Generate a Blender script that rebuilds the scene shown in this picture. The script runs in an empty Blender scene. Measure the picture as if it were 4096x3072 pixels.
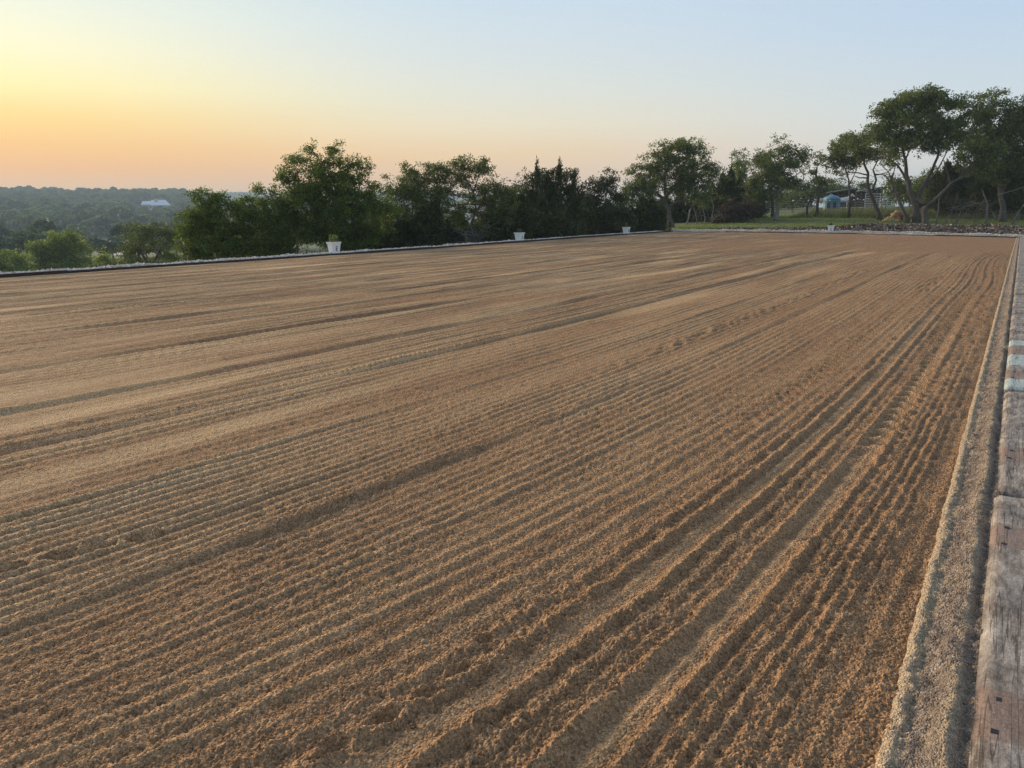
import bpy, math, random
import numpy as np
from mathutils import Matrix, Vector

# ------------------------------------------------------------------ camera
CX, CY, CH = 20.109, 12.093, 1.160
YAW, PIT, ROL = 0.61426, 0.22853, -0.01862
FPX = 2841.0                      # focal length in pixels of a 4096 wide frame
_F = np.array([-math.sin(YAW)*math.cos(PIT), math.cos(YAW)*math.cos(PIT), -math.sin(PIT)])
_R = np.array([math.cos(YAW), math.sin(YAW), 0.0])
_U = np.cross(_R, _F)
_R2 = math.cos(ROL)*_R + math.sin(ROL)*_U
_U2 = -math.sin(ROL)*_R + math.cos(ROL)*_U
scene = bpy.context.scene
col = scene.collection
cam_d = bpy.data.cameras.new('camera')
cam_d.sensor_width = 36.0
cam_d.lens = FPX/4096*36.0
cam_d.clip_start = 0.05
cam_d.clip_end = 20000
cam = bpy.data.objects.new('camera', cam_d)
cam.matrix_world = Matrix(((_R2[0], _U2[0], -_F[0], CX), (_R2[1], _U2[1], -_F[1], CY),
                           (_R2[2], _U2[2], -_F[2], CH), (0, 0, 0, 1)))
col.objects.link(cam)
scene.camera = cam

# ------------------------------------------------------------------ light
SUN_AZ = math.radians(82)         # left of +Y
SUN_EL = math.radians(15)
sun_dir = Vector((-math.sin(SUN_AZ)*math.cos(SUN_EL), math.cos(SUN_AZ)*math.cos(SUN_EL), math.sin(SUN_EL)))
sd = bpy.data.lights.new('sun', 'SUN')
sd.energy = 5.0
sd.angle = math.radians(28)
sd.color = (1.0, 0.82, 0.61)
sun = bpy.data.objects.new('sun', sd)
sun.rotation_euler = sun_dir.to_track_quat('Z', 'Y').to_euler()
col.objects.link(sun)

world = bpy.data.worlds.new('World')
scene.world = world
world.use_nodes = True
wn, wl = world.node_tree.nodes, world.node_tree.links
wn.clear()
def wnode(t, **kw):
    n = wn.new(t)
    for k, v in kw.items():
        setattr(n, k, v)
    return n
def srgb(r, g, b):
    f = lambda c: (c/255/12.92) if c <= 10 else (((c/255)+0.055)/1.055)**2.4
    return (f(r), f(g), f(b), 1.0)
sky = wnode('ShaderNodeTexSky', sky_type='NISHITA', sun_disc=False)
sky.sun_elevation = SUN_EL
sky.sun_rotation = -SUN_AZ
sky.altitude = 300
sky.dust_density = 1.0
sky.ozone_density = 2.0
skyg = wnode('ShaderNodeVectorMath', operation='SCALE')
skyg.inputs['Scale'].default_value = 0.006
wl.new(sky.outputs[0], skyg.inputs[0])
# evening sky: colour by height above the horizon, for three bearings from the sun
tc = wnode('ShaderNodeTexCoord')
sep = wnode('ShaderNodeSeparateXYZ')
wl.new(tc.outputs['Generated'], sep.inputs[0])
flat = wnode('ShaderNodeVectorMath', operation='MULTIPLY')
flat.inputs[1].default_value = (1, 1, 0)
wl.new(tc.outputs['Generated'], flat.inputs[0])
nrm = wnode('ShaderNodeVectorMath', operation='NORMALIZE')
wl.new(flat.outputs[0], nrm.inputs[0])
dot = wnode('ShaderNodeVectorMath', operation='DOT_PRODUCT')
dot.inputs[1].default_value = (-math.sin(SUN_AZ), math.cos(SUN_AZ), 0)
wl.new(nrm.outputs[0], dot.inputs[0])
ang = wnode('ShaderNodeMath', operation='ARCCOSINE', use_clamp=False)
wl.new(dot.outputs['Value'], ang.inputs[0])
ele = wnode('ShaderNodeMapRange')
ele.inputs['From Min'].default_value = 0.0
ele.inputs['From Max'].default_value = 1.0
root_ = wnode('ShaderNodeMath', operation='POWER')
root_.inputs[1].default_value = 0.5
wl.new(sep.outputs[2], ele.inputs[0])
wl.new(ele.outputs[0], root_.inputs[0])
def ramp(stops):
    r = wnode('ShaderNodeValToRGB')
    el = r.color_ramp.elements
    r.color_ramp.interpolation = 'B_SPLINE' if False else 'LINEAR'
    while len(el) < len(stops):
        el.new(0.5)
    for e_, (z, c) in zip(el, stops):
        e_.position = math.sqrt(z)
        e_.color = srgb(*c)
    wl.new(root_.outputs[0], r.inputs[0])
    return r
r_sun = ramp([(0.0, (230, 182, 145)), (0.040, (240, 182, 120)), (0.066, (248, 170, 78)), (0.092, (253, 186, 76)),
              (0.122, (255, 209, 102)), (0.155, (254, 234, 156)), (0.195, (246, 238, 192)), (0.24, (230, 233, 210)), (0.34, (206, 212, 208)), (0.55, (158, 172, 186)), (1.0, (112, 132, 158))])
r_mid = ramp([(0.0, (228, 194, 170)), (0.05, (238, 188, 140)), (0.085, (240, 200, 144)), (0.12, (232, 216, 182)),
              (0.16, (218, 217, 202)), (0.205, (206, 213, 213)), (0.265, (192, 208, 220)), (0.40, (178, 196, 214)), (0.6, (144, 162, 184)), (1.0, (108, 130, 160))])
r_far = ramp([(0.0, (214, 212, 212)), (0.06, (212, 213, 213)), (0.10, (204, 213, 217)), (0.14, (192, 206, 217)),
              (0.21, (177, 198, 220)), (0.40, (166, 188, 214)), (0.6, (136, 158, 186)), (1.0, (104, 128, 162))])
def band(lo, hi):
    m = wnode('ShaderNodeMapRange', interpolation_type='SMOOTHERSTEP')
    m.inputs['From Min'].default_value = math.radians(lo)
    m.inputs['From Max'].default_value = math.radians(hi)
    wl.new(ang.outputs[0], m.inputs[0])
    return m
def mixrgb(f, a, b):
    m = wnode('ShaderNodeMix', data_type='RGBA')
    wl.new(f, m.inputs[0]); wl.new(a, m.inputs[6]); wl.new(b, m.inputs[7])
    return m.outputs[2]
m1 = mixrgb(band(4, 52).outputs[0], r_sun.outputs[0], r_mid.outputs[0])
m2 = mixrgb(band(36, 92).outputs[0], m1, r_far.outputs[0])
addn = wnode('ShaderNodeVectorMath', operation='ADD')
wl.new(m2, addn.inputs[0]); wl.new(skyg.outputs[0], addn.inputs[1])
bg = wn.new('ShaderNodeBackground')
bg.inputs['Strength'].default_value = 1.20
wo = wn.new('ShaderNodeOutputWorld')
wl.new(addn.outputs[0], bg.inputs[0])
wl.new(bg.outputs[0], wo.inputs[0])

vs = scene.view_settings
vs.view_transform = 'Standard'
vs.look = 'None'
vs.exposure = 0.0
vs.gamma = 1.0
vs.use_curve_mapping = False
scene.cycles.max_bounces = 6
scene.cycles.transparent_max_bounces = 6
scene.cycles.volume_bounces = 0
scene.cycles.use_denoising = True
scene.cycles.denoising_prefilter = 'NONE'

# ================================================================== helpers
rng = np.random.default_rng(7)
random.seed(7)

def ray(u, v):
    return _F + _R2*((u-2048)/FPX) + _U2*((1536-v)/FPX)

def at(u, v, d):
    """world point on the line of sight of photo pixel (u, v), d metres away on the ground plan"""
    r = ray(u, v)
    t = d/math.hypot(r[0], r[1])
    return np.array([CX, CY, CH]) + r*t

def smooth(a, b, x):
    t = np.clip((np.asarray(x, float)-a)/(b-a), 0, 1)
    return t*t*(3-2*t)

_ANG = np.linspace(0, 2*math.pi, 256, endpoint=False)
_GX, _GY = np.cos(_ANG), np.sin(_ANG)
def _hash(xi, yi, seed):
    h = (xi.astype(np.int64)*374761393 + yi.astype(np.int64)*668265263 + seed*1274126177) & 0xFFFFFFFF
    h = ((h ^ (h >> 13))*1274126177) & 0xFFFFFFFF
    return (h ^ (h >> 16)) & 0xFFFFFFFF
def pn(x, y, seed=0):
    """2-D gradient noise, about -0.7..0.7"""
    x = np.asarray(x, float); y = np.asarray(y, float)
    x0 = np.floor(x); y0 = np.floor(y)
    fx = x-x0; fy = y-y0
    u = fx*fx*fx*(fx*(fx*6-15)+10); v = fy*fy*fy*(fy*(fy*6-15)+10)
    def g(dx, dy):
        h = _hash(x0+dx, y0+dy, seed) & 255
        return _GX[h]*(fx-dx) + _GY[h]*(fy-dy)
    a = g(0, 0); b = g(1, 0); c = g(0, 1); d = g(1, 1)
    return (a+(b-a)*u) + ((c+(d-c)*u)-(a+(b-a)*u))*v
def rnd(xi, seed):
    xi = np.asarray(xi)
    return (_hash(np.floor(xi), np.zeros_like(np.floor(xi)), seed) & 0xFFFF)/65535.0

def mesh_np(name, verts, faces, smooth_shade=True, attrs=None):
    me = bpy.data.meshes.new(name)
    verts = np.ascontiguousarray(verts, np.float32)
    me.vertices.add(len(verts))
    me.vertices.foreach_set('co', verts.ravel())
    if isinstance(faces, np.ndarray):
        n, k = faces.shape
        me.loops.add(n*k)
        me.polygons.add(n)
        me.loops.foreach_set('vertex_index', np.ascontiguousarray(faces, np.int32).ravel())
        me.polygons.foreach_set('loop_start', np.arange(0, n*k, k, dtype=np.int32))
    else:
        ls = np.array([len(f) for f in faces], np.int32)
        flat_ = np.concatenate([np.asarray(f, np.int32) for f in faces])
        n = len(faces)
        me.loops.add(len(flat_))
        me.polygons.add(n)
        me.loops.foreach_set('vertex_index', flat_)
        me.polygons.foreach_set('loop_start', np.concatenate([[0], np.cumsum(ls)[:-1]]).astype(np.int32))
    me.polygons.foreach_set('use_smooth', np.full(n, smooth_shade, bool))
    if attrs:
        for k_, v_ in attrs.items():
            a = me.attributes.new(k_, 'FLOAT', 'POINT')
            a.data.foreach_set('value', np.ascontiguousarray(v_, np.float32))
    me.update(calc_edges=True)
    return me

def link(name, me, mat=None, parent=None, loc=None):
    if mat is not None and me is not None and not me.materials:
        me.materials.append(mat)
    o = bpy.data.objects.new(name, me)
    col.objects.link(o)
    if parent is not None:
        o.parent = parent
    if loc is not None:
        o.location = loc
    return o

def tag(o, label=None, cat=None, group=None, kind=None):
    for k, v in (('label', label), ('category', cat), ('group', group), ('kind', kind)):
        if v:
            o[k] = v
    return o

def thing(name, label, cat, loc=(0, 0, 0), rotz=0.0, group=None):
    o = bpy.data.objects.new(name, None)
    o.empty_display_size = 0.2
    o.location = loc
    o.rotation_euler = (0, 0, rotz)
    col.objects.link(o)
    return tag(o, label, cat, group)

def copy_tree(o, parent=None):
    c = o.copy()
    col.objects.link(c)
    c.parent = parent
    for ch in o.children:
        copy_tree(ch, c)
    return c

class MB:
    """collects simple solids into one mesh"""
    def __init__(self):
        self.v, self.f, self.n = [], [], 0
    def add(self, v, f):
        v = np.asarray(v, float)
        self.v.append(v)
        self.f += [tuple(int(i)+self.n for i in q) for q in f]
        self.n += len(v)
        return self
    def box(self, lo, hi, taper=0.0):
        (a, b, c), (d, e, g) = lo, hi
        t = taper
        v = [(a, b, c), (d, b, c), (d, e, c), (a, e, c), (a+t, b+t, g), (d-t, b+t, g), (d-t, e-t, g), (a+t, e-t, g)]
        return self.add(v, [(0, 3, 2, 1), (4, 5, 6, 7), (0, 1, 5, 4), (1, 2, 6, 5), (2, 3, 7, 6), (3, 0, 4, 7)])
    def prism(self, poly, axis_vec):
        poly = np.asarray(poly, float); n = len(poly)
        v = np.vstack([poly, poly+np.asarray(axis_vec, float)])
        f = [tuple(range(n-1, -1, -1)), tuple(range(n, 2*n))]
        f += [(i, (i+1) % n, n+(i+1) % n, n+i) for i in range(n)]
        return self.add(v, f)
    def tube(self, pts, rad, k=6, cap=True):
        v, f = tube_np(pts, rad, k)
        self.add(v, f)
        if cap:
            m = len(v)
            self.f.append(tuple(self.n-m+i for i in range(k-1, -1, -1)))
            self.f.append(tuple(self.n-k+i for i in range(k)))
        return self
    def build(self, name, mat, parent=None, loc=None, smooth_shade=False):
        me = mesh_np(name, np.vstack(self.v), self.f, smooth_shade)
        return link(name, me, mat, parent, loc)

def tube_np(pts, rad, k=6):
    pts = np.asarray(pts, float); n = len(pts)
    rad = np.broadcast_to(np.asarray(rad, float), (n,))
    t = np.gradient(pts, axis=0)
    t /= np.maximum(np.linalg.norm(t, axis=1, keepdims=True), 1e-9)
    ref = np.where(np.abs(t[:, 2:3]) > 0.9, np.array([[1.0, 0, 0]]), np.array([[0, 0, 1.0]]))
    a = np.cross(t, ref); a /= np.maximum(np.linalg.norm(a, axis=1, keepdims=True), 1e-9)
    b = np.cross(t, a)
    th = np.arange(k)*2*math.pi/k
    ring = a[:, None, :]*np.cos(th)[None, :, None] + b[:, None, :]*np.sin(th)[None, :, None]
    v = (pts[:, None, :] + ring*rad[:, None, None]).reshape(-1, 3)
    i = np.arange(n-1)[:, None]*k; j = np.arange(k)[None, :]; j2 = (j+1) % k
    f = np.stack([i+j, i+j2, i+k+j2, i+k+j], -1).reshape(-1, 4)
    return v, f

# ------------------------------------------------------------------ materials
def mat_new(name):
    m = bpy.data.materials.new(name)
    m.use_nodes = True
    nt = m.node_tree
    return m, nt.nodes, nt.links, nt.nodes['Principled BSDF']

def noise_ramp(nd, lk, vec, scale, detail, stops, rough=0.6, dist=0.0):
    n = nd.new('ShaderNodeTexNoise')
    n.inputs['Scale'].default_value = scale
    n.inputs['Detail'].default_value = detail
    n.inputs['Roughness'].default_value = rough
    n.inputs['Distortion'].default_value = dist
    if vec is not None:
        lk.new(vec, n.inputs['Vector'])
    r = nd.new('ShaderNodeValToRGB')
    el = r.color_ramp.elements
    while len(el) < len(stops):
        el.new(0.5)
    for e, (p, c) in zip(el, stops):
        e.position = p
        e.color = (*c, 1) if len(c) == 3 else c
    lk.new(n.outputs['Fac'], r.inputs[0])
    return n, r

def mix(nd, lk, f, a, b, blend='MIX'):
    m = nd.new('ShaderNodeMix'); m.data_type = 'RGBA'; m.blend_type = blend
    for s, i in ((f, 0), (a, 6), (b, 7)):
        if hasattr(s, 'is_linked') or hasattr(s, 'links'):
            lk.new(s, m.inputs[i])
        elif i == 0:
            m.inputs[0].default_value = s
        else:
            m.inputs[i].default_value = (*s, 1)
    return m.outputs[2]

def simple_mat(name, c, rough=0.7, var=0.25, scale=6.0, bump=0.0, bscale=40.0, metallic=0.0, stretch=None):
    m, nd, lk, p = mat_new(name)
    tc = nd.new('ShaderNodeTexCoord')
    vec = tc.outputs['Object']
    if stretch:
        mp = nd.new('ShaderNodeMapping'); mp.inputs['Scale'].default_value = stretch
        lk.new(vec, mp.inputs[0]); vec = mp.outputs[0]
    c = np.array(c)
    n, r = noise_ramp(nd, lk, vec, scale, 5, [(0.3, tuple(c*(1-var))), (0.7, tuple(np.minimum(c*(1+var), 0.95)))])
    lk.new(r.outputs[0], p.inputs['Base Color'])
    p.inputs['Roughness'].default_value = rough
    p.inputs['Metallic'].default_value = metallic
    if bump:
        b = nd.new('ShaderNodeBump'); b.inputs['Strength'].default_value = bump; b.inputs['Distance'].default_value = 0.02
        n2 = nd.new('ShaderNodeTexNoise'); n2.inputs['Scale'].default_value = bscale; n2.inputs['Detail'].default_value = 5
        lk.new(vec, n2.inputs['Vector'])
        lk.new(n2.outputs['Fac'], b.inputs['Height']); lk.new(b.outputs[0], p.inputs['Normal'])
    return m

def leaf_mat(name, c1, c2, c3, transl=0.3, per_tree=False):
    m, nd, lk, p = mat_new(name)
    g = nd.new('ShaderNodeNewGeometry')
    r = nd.new('ShaderNodeValToRGB')
    el = r.color_ramp.elements
    el.new(0.5)
    for e, (q, c) in zip(el, ((0.0, c1), (0.6, c2), (1.0, c3))):
        e.position = q; e.color = (*c, 1)
    lk.new(g.outputs['Random Per Island'], r.inputs[0])
    tc = nd.new('ShaderNodeTexCoord')
    n, r2 = noise_ramp(nd, lk, tc.outputs['Object'], 1.3, 2, [(0.3, (0.62, 0.66, 0.60)), (0.7, (1.15, 1.12, 1.0))])
    cm = mix(nd, lk, 1.0, r.outputs[0], r2.outputs[0], 'MULTIPLY')
    if per_tree:
        oi = nd.new('ShaderNodeObjectInfo'); r3 = nd.new('ShaderNodeValToRGB')
        r3.color_ramp.elements[0].color = (0.42, 0.46, 0.48, 1); r3.color_ramp.elements[1].color = (2.3, 2.2, 1.7, 1)
        lk.new(oi.outputs['Random'], r3.inputs[0])
        cm = mix(nd, lk, 1.0, cm, r3.outputs[0], 'MULTIPLY')
    lk.new(cm, p.inputs['Base Color'])
    p.inputs['Roughness'].default_value = 0.55
    p.inputs['Specular IOR Level'].default_value = 0.25
    t = nd.new('ShaderNodeBsdfTranslucent')
    tm = mix(nd, lk, 1.0, cm, (1.25, 1.2, 0.55), 'MULTIPLY')
    lk.new(tm, t.inputs['Color'])
    ms = nd.new('ShaderNodeMixShader'); ms.inputs[0].default_value = transl
    lk.new(p.outputs[0], ms.inputs[1]); lk.new(t.outputs[0], ms.inputs[2])
    lk.new(ms.outputs[0], nd['Material Output'].inputs['Surface'])
    return m

M = {}
M['oak_leaf'] = leaf_mat('oak_leaf', (0.078, 0.106, 0.032), (0.146, 0.186, 0.054), (0.24, 0.275, 0.088))
M['elm_leaf'] = leaf_mat('elm_leaf', (0.064, 0.102, 0.022), (0.125, 0.190, 0.040), (0.26, 0.30, 0.075), 0.4)
M['pale_leaf'] = leaf_mat('pale_leaf', (0.11, 0.165, 0.042), (0.21, 0.28, 0.075), (0.35, 0.40, 0.12), 0.4)
M['cedar_leaf'] = leaf_mat('cedar_leaf', (0.036, 0.048, 0.016), (0.064, 0.082, 0.026), (0.110, 0.122, 0.040), 0.15)
M['hill_leaf'] = leaf_mat('hill_leaf', (0.055, 0.085, 0.042), (0.092, 0.128, 0.062), (0.15, 0.185, 0.085), 0.2, True)
M['dead_leaf'] = leaf_mat('dead_leaf', (0.055, 0.034, 0.022), (0.10, 0.065, 0.042), (0.17, 0.115, 0.075), 0.2)
M['pot_leaf'] = leaf_mat('pot_leaf', (0.16, 0.24, 0.06), (0.28, 0.38, 0.10), (0.46, 0.52, 0.20), 0.4)
M['grass_blade'] = leaf_mat('grass_blade', (0.14, 0.21, 0.050), (0.26, 0.35, 0.085), (0.42, 0.44, 0.17), 0.4)
M['bark'] = simple_mat('bark', (0.10, 0.083, 0.066), 0.9, 0.45, 5, 0.6, 18, stretch=(1, 1, 0.25))
M['pale_bark'] = simple_mat('pale_bark', (0.21, 0.195, 0.17), 0.9, 0.35, 6, 0.6, 20, stretch=(1, 1, 0.3))
M['dead_wood'] = simple_mat('dead_wood', (0.17, 0.15, 0.125), 0.9, 0.3, 8)
M['split_wood'] = simple_mat('split_wood', (0.66, 0.40, 0.19), 0.8, 0.35, 7, 0.4, 30, stretch=(1, 1, 0.2))
M['red_wood'] = simple_mat('red_wood', (0.26, 0.115, 0.065), 0.85, 0.4, 6, 0.4, 25)
M['white_resin'] = simple_mat('white_resin', (0.88, 0.88, 0.87), 0.45, 0.03, 8)
M['black_paint'] = simple_mat('black_paint', (0.012, 0.012, 0.014), 0.6, 0.1, 20)
M['soil'] = simple_mat('soil', (0.05, 0.035, 0.024), 0.95, 0.4, 30)
M['limestone'] = simple_mat('limestone', (0.66, 0.55, 0.44), 0.9, 0.22, 3)
M['edging'] = simple_mat('edging', (0.045, 0.030, 0.026), 0.85, 0.4, 10, 0.3, 60, stretch=(8, 0.6, 8))
M['dark_steel'] = simple_mat('dark_steel', (0.035, 0.037, 0.040), 0.6, 0.3, 10)
M['galv'] = simple_mat('galv', (0.46, 0.48, 0.50), 0.45, 0.15, 8, metallic=0.4)
M['white_cap'] = simple_mat('white_cap', (0.85, 0.85, 0.85), 0.4, 0.03, 5)
M['tin_roof'] = simple_mat('tin_roof', (0.13, 0.105, 0.09), 0.6, 0.3, 2)
M['fascia'] = simple_mat('fascia', (0.50, 0.47, 0.42), 0.6, 0.2, 2)
M['shed_wood'] = simple_mat('shed_wood', (0.075, 0.055, 0.045), 0.9, 0.4, 3)
M['tank_blue'] = simple_mat('tank_blue', (0.10, 0.22, 0.29), 0.5, 0.12, 3)
M['tank_green'] = simple_mat('tank_green', (0.34, 0.50, 0.48), 0.5, 0.12, 3)
M['dark_gap'] = simple_mat('dark_gap', (0.02, 0.022, 0.026), 0.8, 0.1, 3)
M['horse_white'] = simple_mat('horse_white', (0.66, 0.64, 0.62), 0.8, 0.12, 4)
M['horse_tan'] = simple_mat('horse_tan', (0.50, 0.30, 0.19), 0.8, 0.12, 4)
M['house_wall'] = simple_mat('house_wall', (0.50, 0.42, 0.34), 0.9, 0.15, 1)
M['house_roof'] = simple_mat('house_roof', (0.80, 0.82, 0.86), 0.5, 0.05, 1)
M['track'] = simple_mat('track', (0.48, 0.45, 0.42), 0.95, 0.12, 0.3)
M['pebble'] = simple_mat('pebble', (0.40, 0.28, 0.17), 0.9, 0.2, 20)

# ================================================================== ground shapes
def far_sag(x, y):
    x = np.clip(x, -2, 22)
    return smooth(28, 60, y)*(0.07 - 0.40*np.clip(x/20, 0, 1.1)**1.7)

def terrain(x, y):
    x = np.asarray(x, float); y = np.asarray(y, float)
    dx, dy = x-CX, y-CY
    r = np.hypot(dx, dy)
    az = np.degrees(np.arctan2(-dx, dy))
    base = far_sag(x, np.minimum(y, 60.5)) - 0.10
    # left: the hillside falls away behind the stone border
    w = smooth(0, 9, -x - 1.2 - 0.40*np.maximum(0, y-46))
    dl = np.maximum(0, -x-1.2-0.30*np.maximum(0, y-46))
    left = -6.6*(1-np.exp(-dl/26.0))
    left = left + np.where(dl > 0, 0.25*pn(x/9, y/9, 3), 0)
    # far side: litter bank, then grass rising to the fence
    df = np.maximum(0, y-61.2)
    rise = 0.06*smooth(0.5, 3.5, df) + 0.041*df
    rise = np.minimum(rise, 1.9) + 0.07*pn(x/2.3, y/2.3, 5)*smooth(0.5, 4, df) - 0.06*smooth(26, 200, df)*np.maximum(0, df-26)*0.5
    rise = np.maximum(rise, -7)
    z = base + rise*(1-w) + left*w
    # the valley and the wooded hill opposite
    hk = np.interp(r, [0, 60, 130, 260, 330, 430, 560, 700, 760, 900, 1000, 1150, 1350, 1650, 1850, 2300, 6000],
                      [0, 0, -6.0, -7.2, -6.8, -3.0, 6.0, 14.0, 19.0, 29.5, 34.0, 32.0, 34.0, 55.0, 60.0, 45.0, 10.0])
    hk_lo = np.interp(r, [0, 60, 130, 260, 430, 700, 1000, 1300, 1650, 1850, 2300, 6000],
                         [0, 0, -6.0, -7.2, -8.0, -10.0, -9.0, 10.0, 55.0, 60.0, 45.0, 10.0])
    kh = smooth(51.5, 59.5, az)
    hill = hk*kh + hk_lo*(1-kh)
    hill = hill + smooth(300, 800, r)*(9.0*pn(x/170, y/170, 11)+3.0*pn(x/70, y/70, 12))*smooth(2600, 1200, r)
    wv = smooth(60, 130, r)*np.maximum(w, smooth(90, 300, r))
    far_ok = smooth(20, 34, az)
    z = z*(1-wv) + (hill*far_ok + (-5.0)*(1-far_ok))*wv
    z = np.where((x > 20.0) & (y < 61), np.minimum(z, far_sag(x, y)-0.06), z)
    return z

# one ground sheet to the horizon
fine = np.radians(np.arange(-6, 84, 0.5)); coarse1 = np.radians(np.arange(84, 354, 4.0))
azs = np.concatenate([fine, coarse1])
rs = np.concatenate([np.arange(0.4, 20, 1.2), np.arange(20, 110, 0.9), np.geomspace(110, 6000, 120)])
A, Rr = np.meshgrid(azs, rs)
gx, gy = CX-np.sin(A)*Rr, CY+np.cos(A)*Rr
gz = terrain(gx, gy)
inside = (gx > -0.1) & (gx < 20.1) & (gy > -2) & (gy < 60.3)
gz = np.where(inside, np.minimum(gz, far_sag(gx, gy)-0.16), gz)
nr, na = A.shape
i = np.arange(nr-1)[:, None]*na; j = np.arange(na)[None, :]; j2 = (j+1) % na
gf = np.stack([i+j, i+na+j, i+na+j2, i+j2], -1).reshape(-1, 4)
gme = mesh_np('ground', np.stack([gx, gy, gz], -1).reshape(-1, 3), gf[:, ::-1])
m, nd, lk, p = mat_new('ground_mat')
tcg = nd.new('ShaderNodeTexCoord')
_, rA = noise_ramp(nd, lk, tcg.outputs['Object'], 0.9, 6, [(0.32, (0.075, 0.105, 0.030)), (0.5, (0.14, 0.175, 0.052)), (0.72, (0.24, 0.235, 0.105))])
_, rB = noise_ramp(nd, lk, tcg.outputs['Object'], 7.0, 4, [(0.35, (0.55, 0.55, 0.5)), (0.65, (1.25, 1.2, 1.1))])
_, rC = noise_ramp(nd, lk, tcg.outputs['Object'], 0.02, 3, [(0.4, (0, 0, 0)), (0.6, (1, 1, 1))])
cg = mix(nd, lk, rC.outputs[0], rA.outputs[0], (0.12, 0.13, 0.055))
cg2 = mix(nd, lk, 1.0, cg, rB.outputs[0], 'MULTIPLY')
lk.new(cg2, p.inputs['Base Color']); p.inputs['Roughness'].default_value = 0.95
bmp = nd.new('ShaderNodeBump'); bmp.inputs['Strength'].default_value = 0.7; bmp.inputs['Distance'].default_value = 0.08
nb = nd.new('ShaderNodeTexNoise'); nb.inputs['Scale'].default_value = 9; nb.inputs['Detail'].default_value = 6
lk.new(tcg.outputs['Object'], nb.inputs['Vector']); lk.new(nb.outputs['Fac'], bmp.inputs['Height']); lk.new(bmp.outputs[0], p.inputs['Normal'])
ground = link('ground', gme, m); tag(ground, kind='structure')

# ================================================================== the harrowed arena sand
PASS = np.array([0.0, 0.55, 1.9, 3.3, 5.15, 6.65, 8.1, 9.45, 11.2, 12.15, 13.38, 14.92, 15.92, 17.02, 18.02, 19.25, 20.2])
LAM = np.array([0.13, 0.14, 0.13, 0.14, 0.13, 0.14, 0.13, 0.13, 0.125, 0.125, 0.120, 0.116, 0.100, 0.072, 0.072, 0.060])
AMP = np.array([0.013, 0.014, 0.014, 0.014, 0.014, 0.013, 0.014, 0.014, 0.015, 0.0145, 0.0145, 0.0130, 0.0112, 0.0098, 0.0080, 0.0062])
ROU = np.array([0.7, 0.7, 0.75, 0.7, 0.75, 0.6, 0.75, 0.7, 0.75, 0.7, 0.62, 0.60, 0.60, 0.62, 0.95, 1.1])
RIDGE = np.array([0.022, 0.012, 0.012, 0.024, 0.012, 0.012, 0.024, 0.024, 0.022, 0.026, 0.026, 0.024, 0.006, 0.018, 0.012])
CREST = [(19.345, 0.013, 0.016), (19.465, 0.014, 0.014), (19.540, 0.008, 0.012), (19.628, 0.014, 0.013), (19.755, 0.015, 0.016), (19.805, 0.010, 0.011), (19.845, 0.013, 0.012), (19.885, 0.010, 0.011), (19.925, 0.013, 0.013), (19.965, 0.010, 0.011), (19.27, 0.008, 0.014)]

def sand_u(x, y):
    """coordinate across the rake lines: they drift and bend a little on their way up the arena"""
    yy = np.maximum(y, 11.5)
    g = -0.25*np.exp(-(yy-13)/2.6)
    g = g - 0.20*np.exp(-(yy-13)/1.5)*np.exp(-((x-18.55)/0.55)**2)
    g = g + 0.05*smooth(14, 30, y)*np.sin(y/6.0 + x*0.35)
    side = smooth(18.6, 19.7, x)
    g = g + side*smooth(20, 26, y)*0.085*np.sin((y-22)/2.5)
    g = g + side*0.10*smooth(27, 38, y)*(y-27)/10.0
    return x - g

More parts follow.
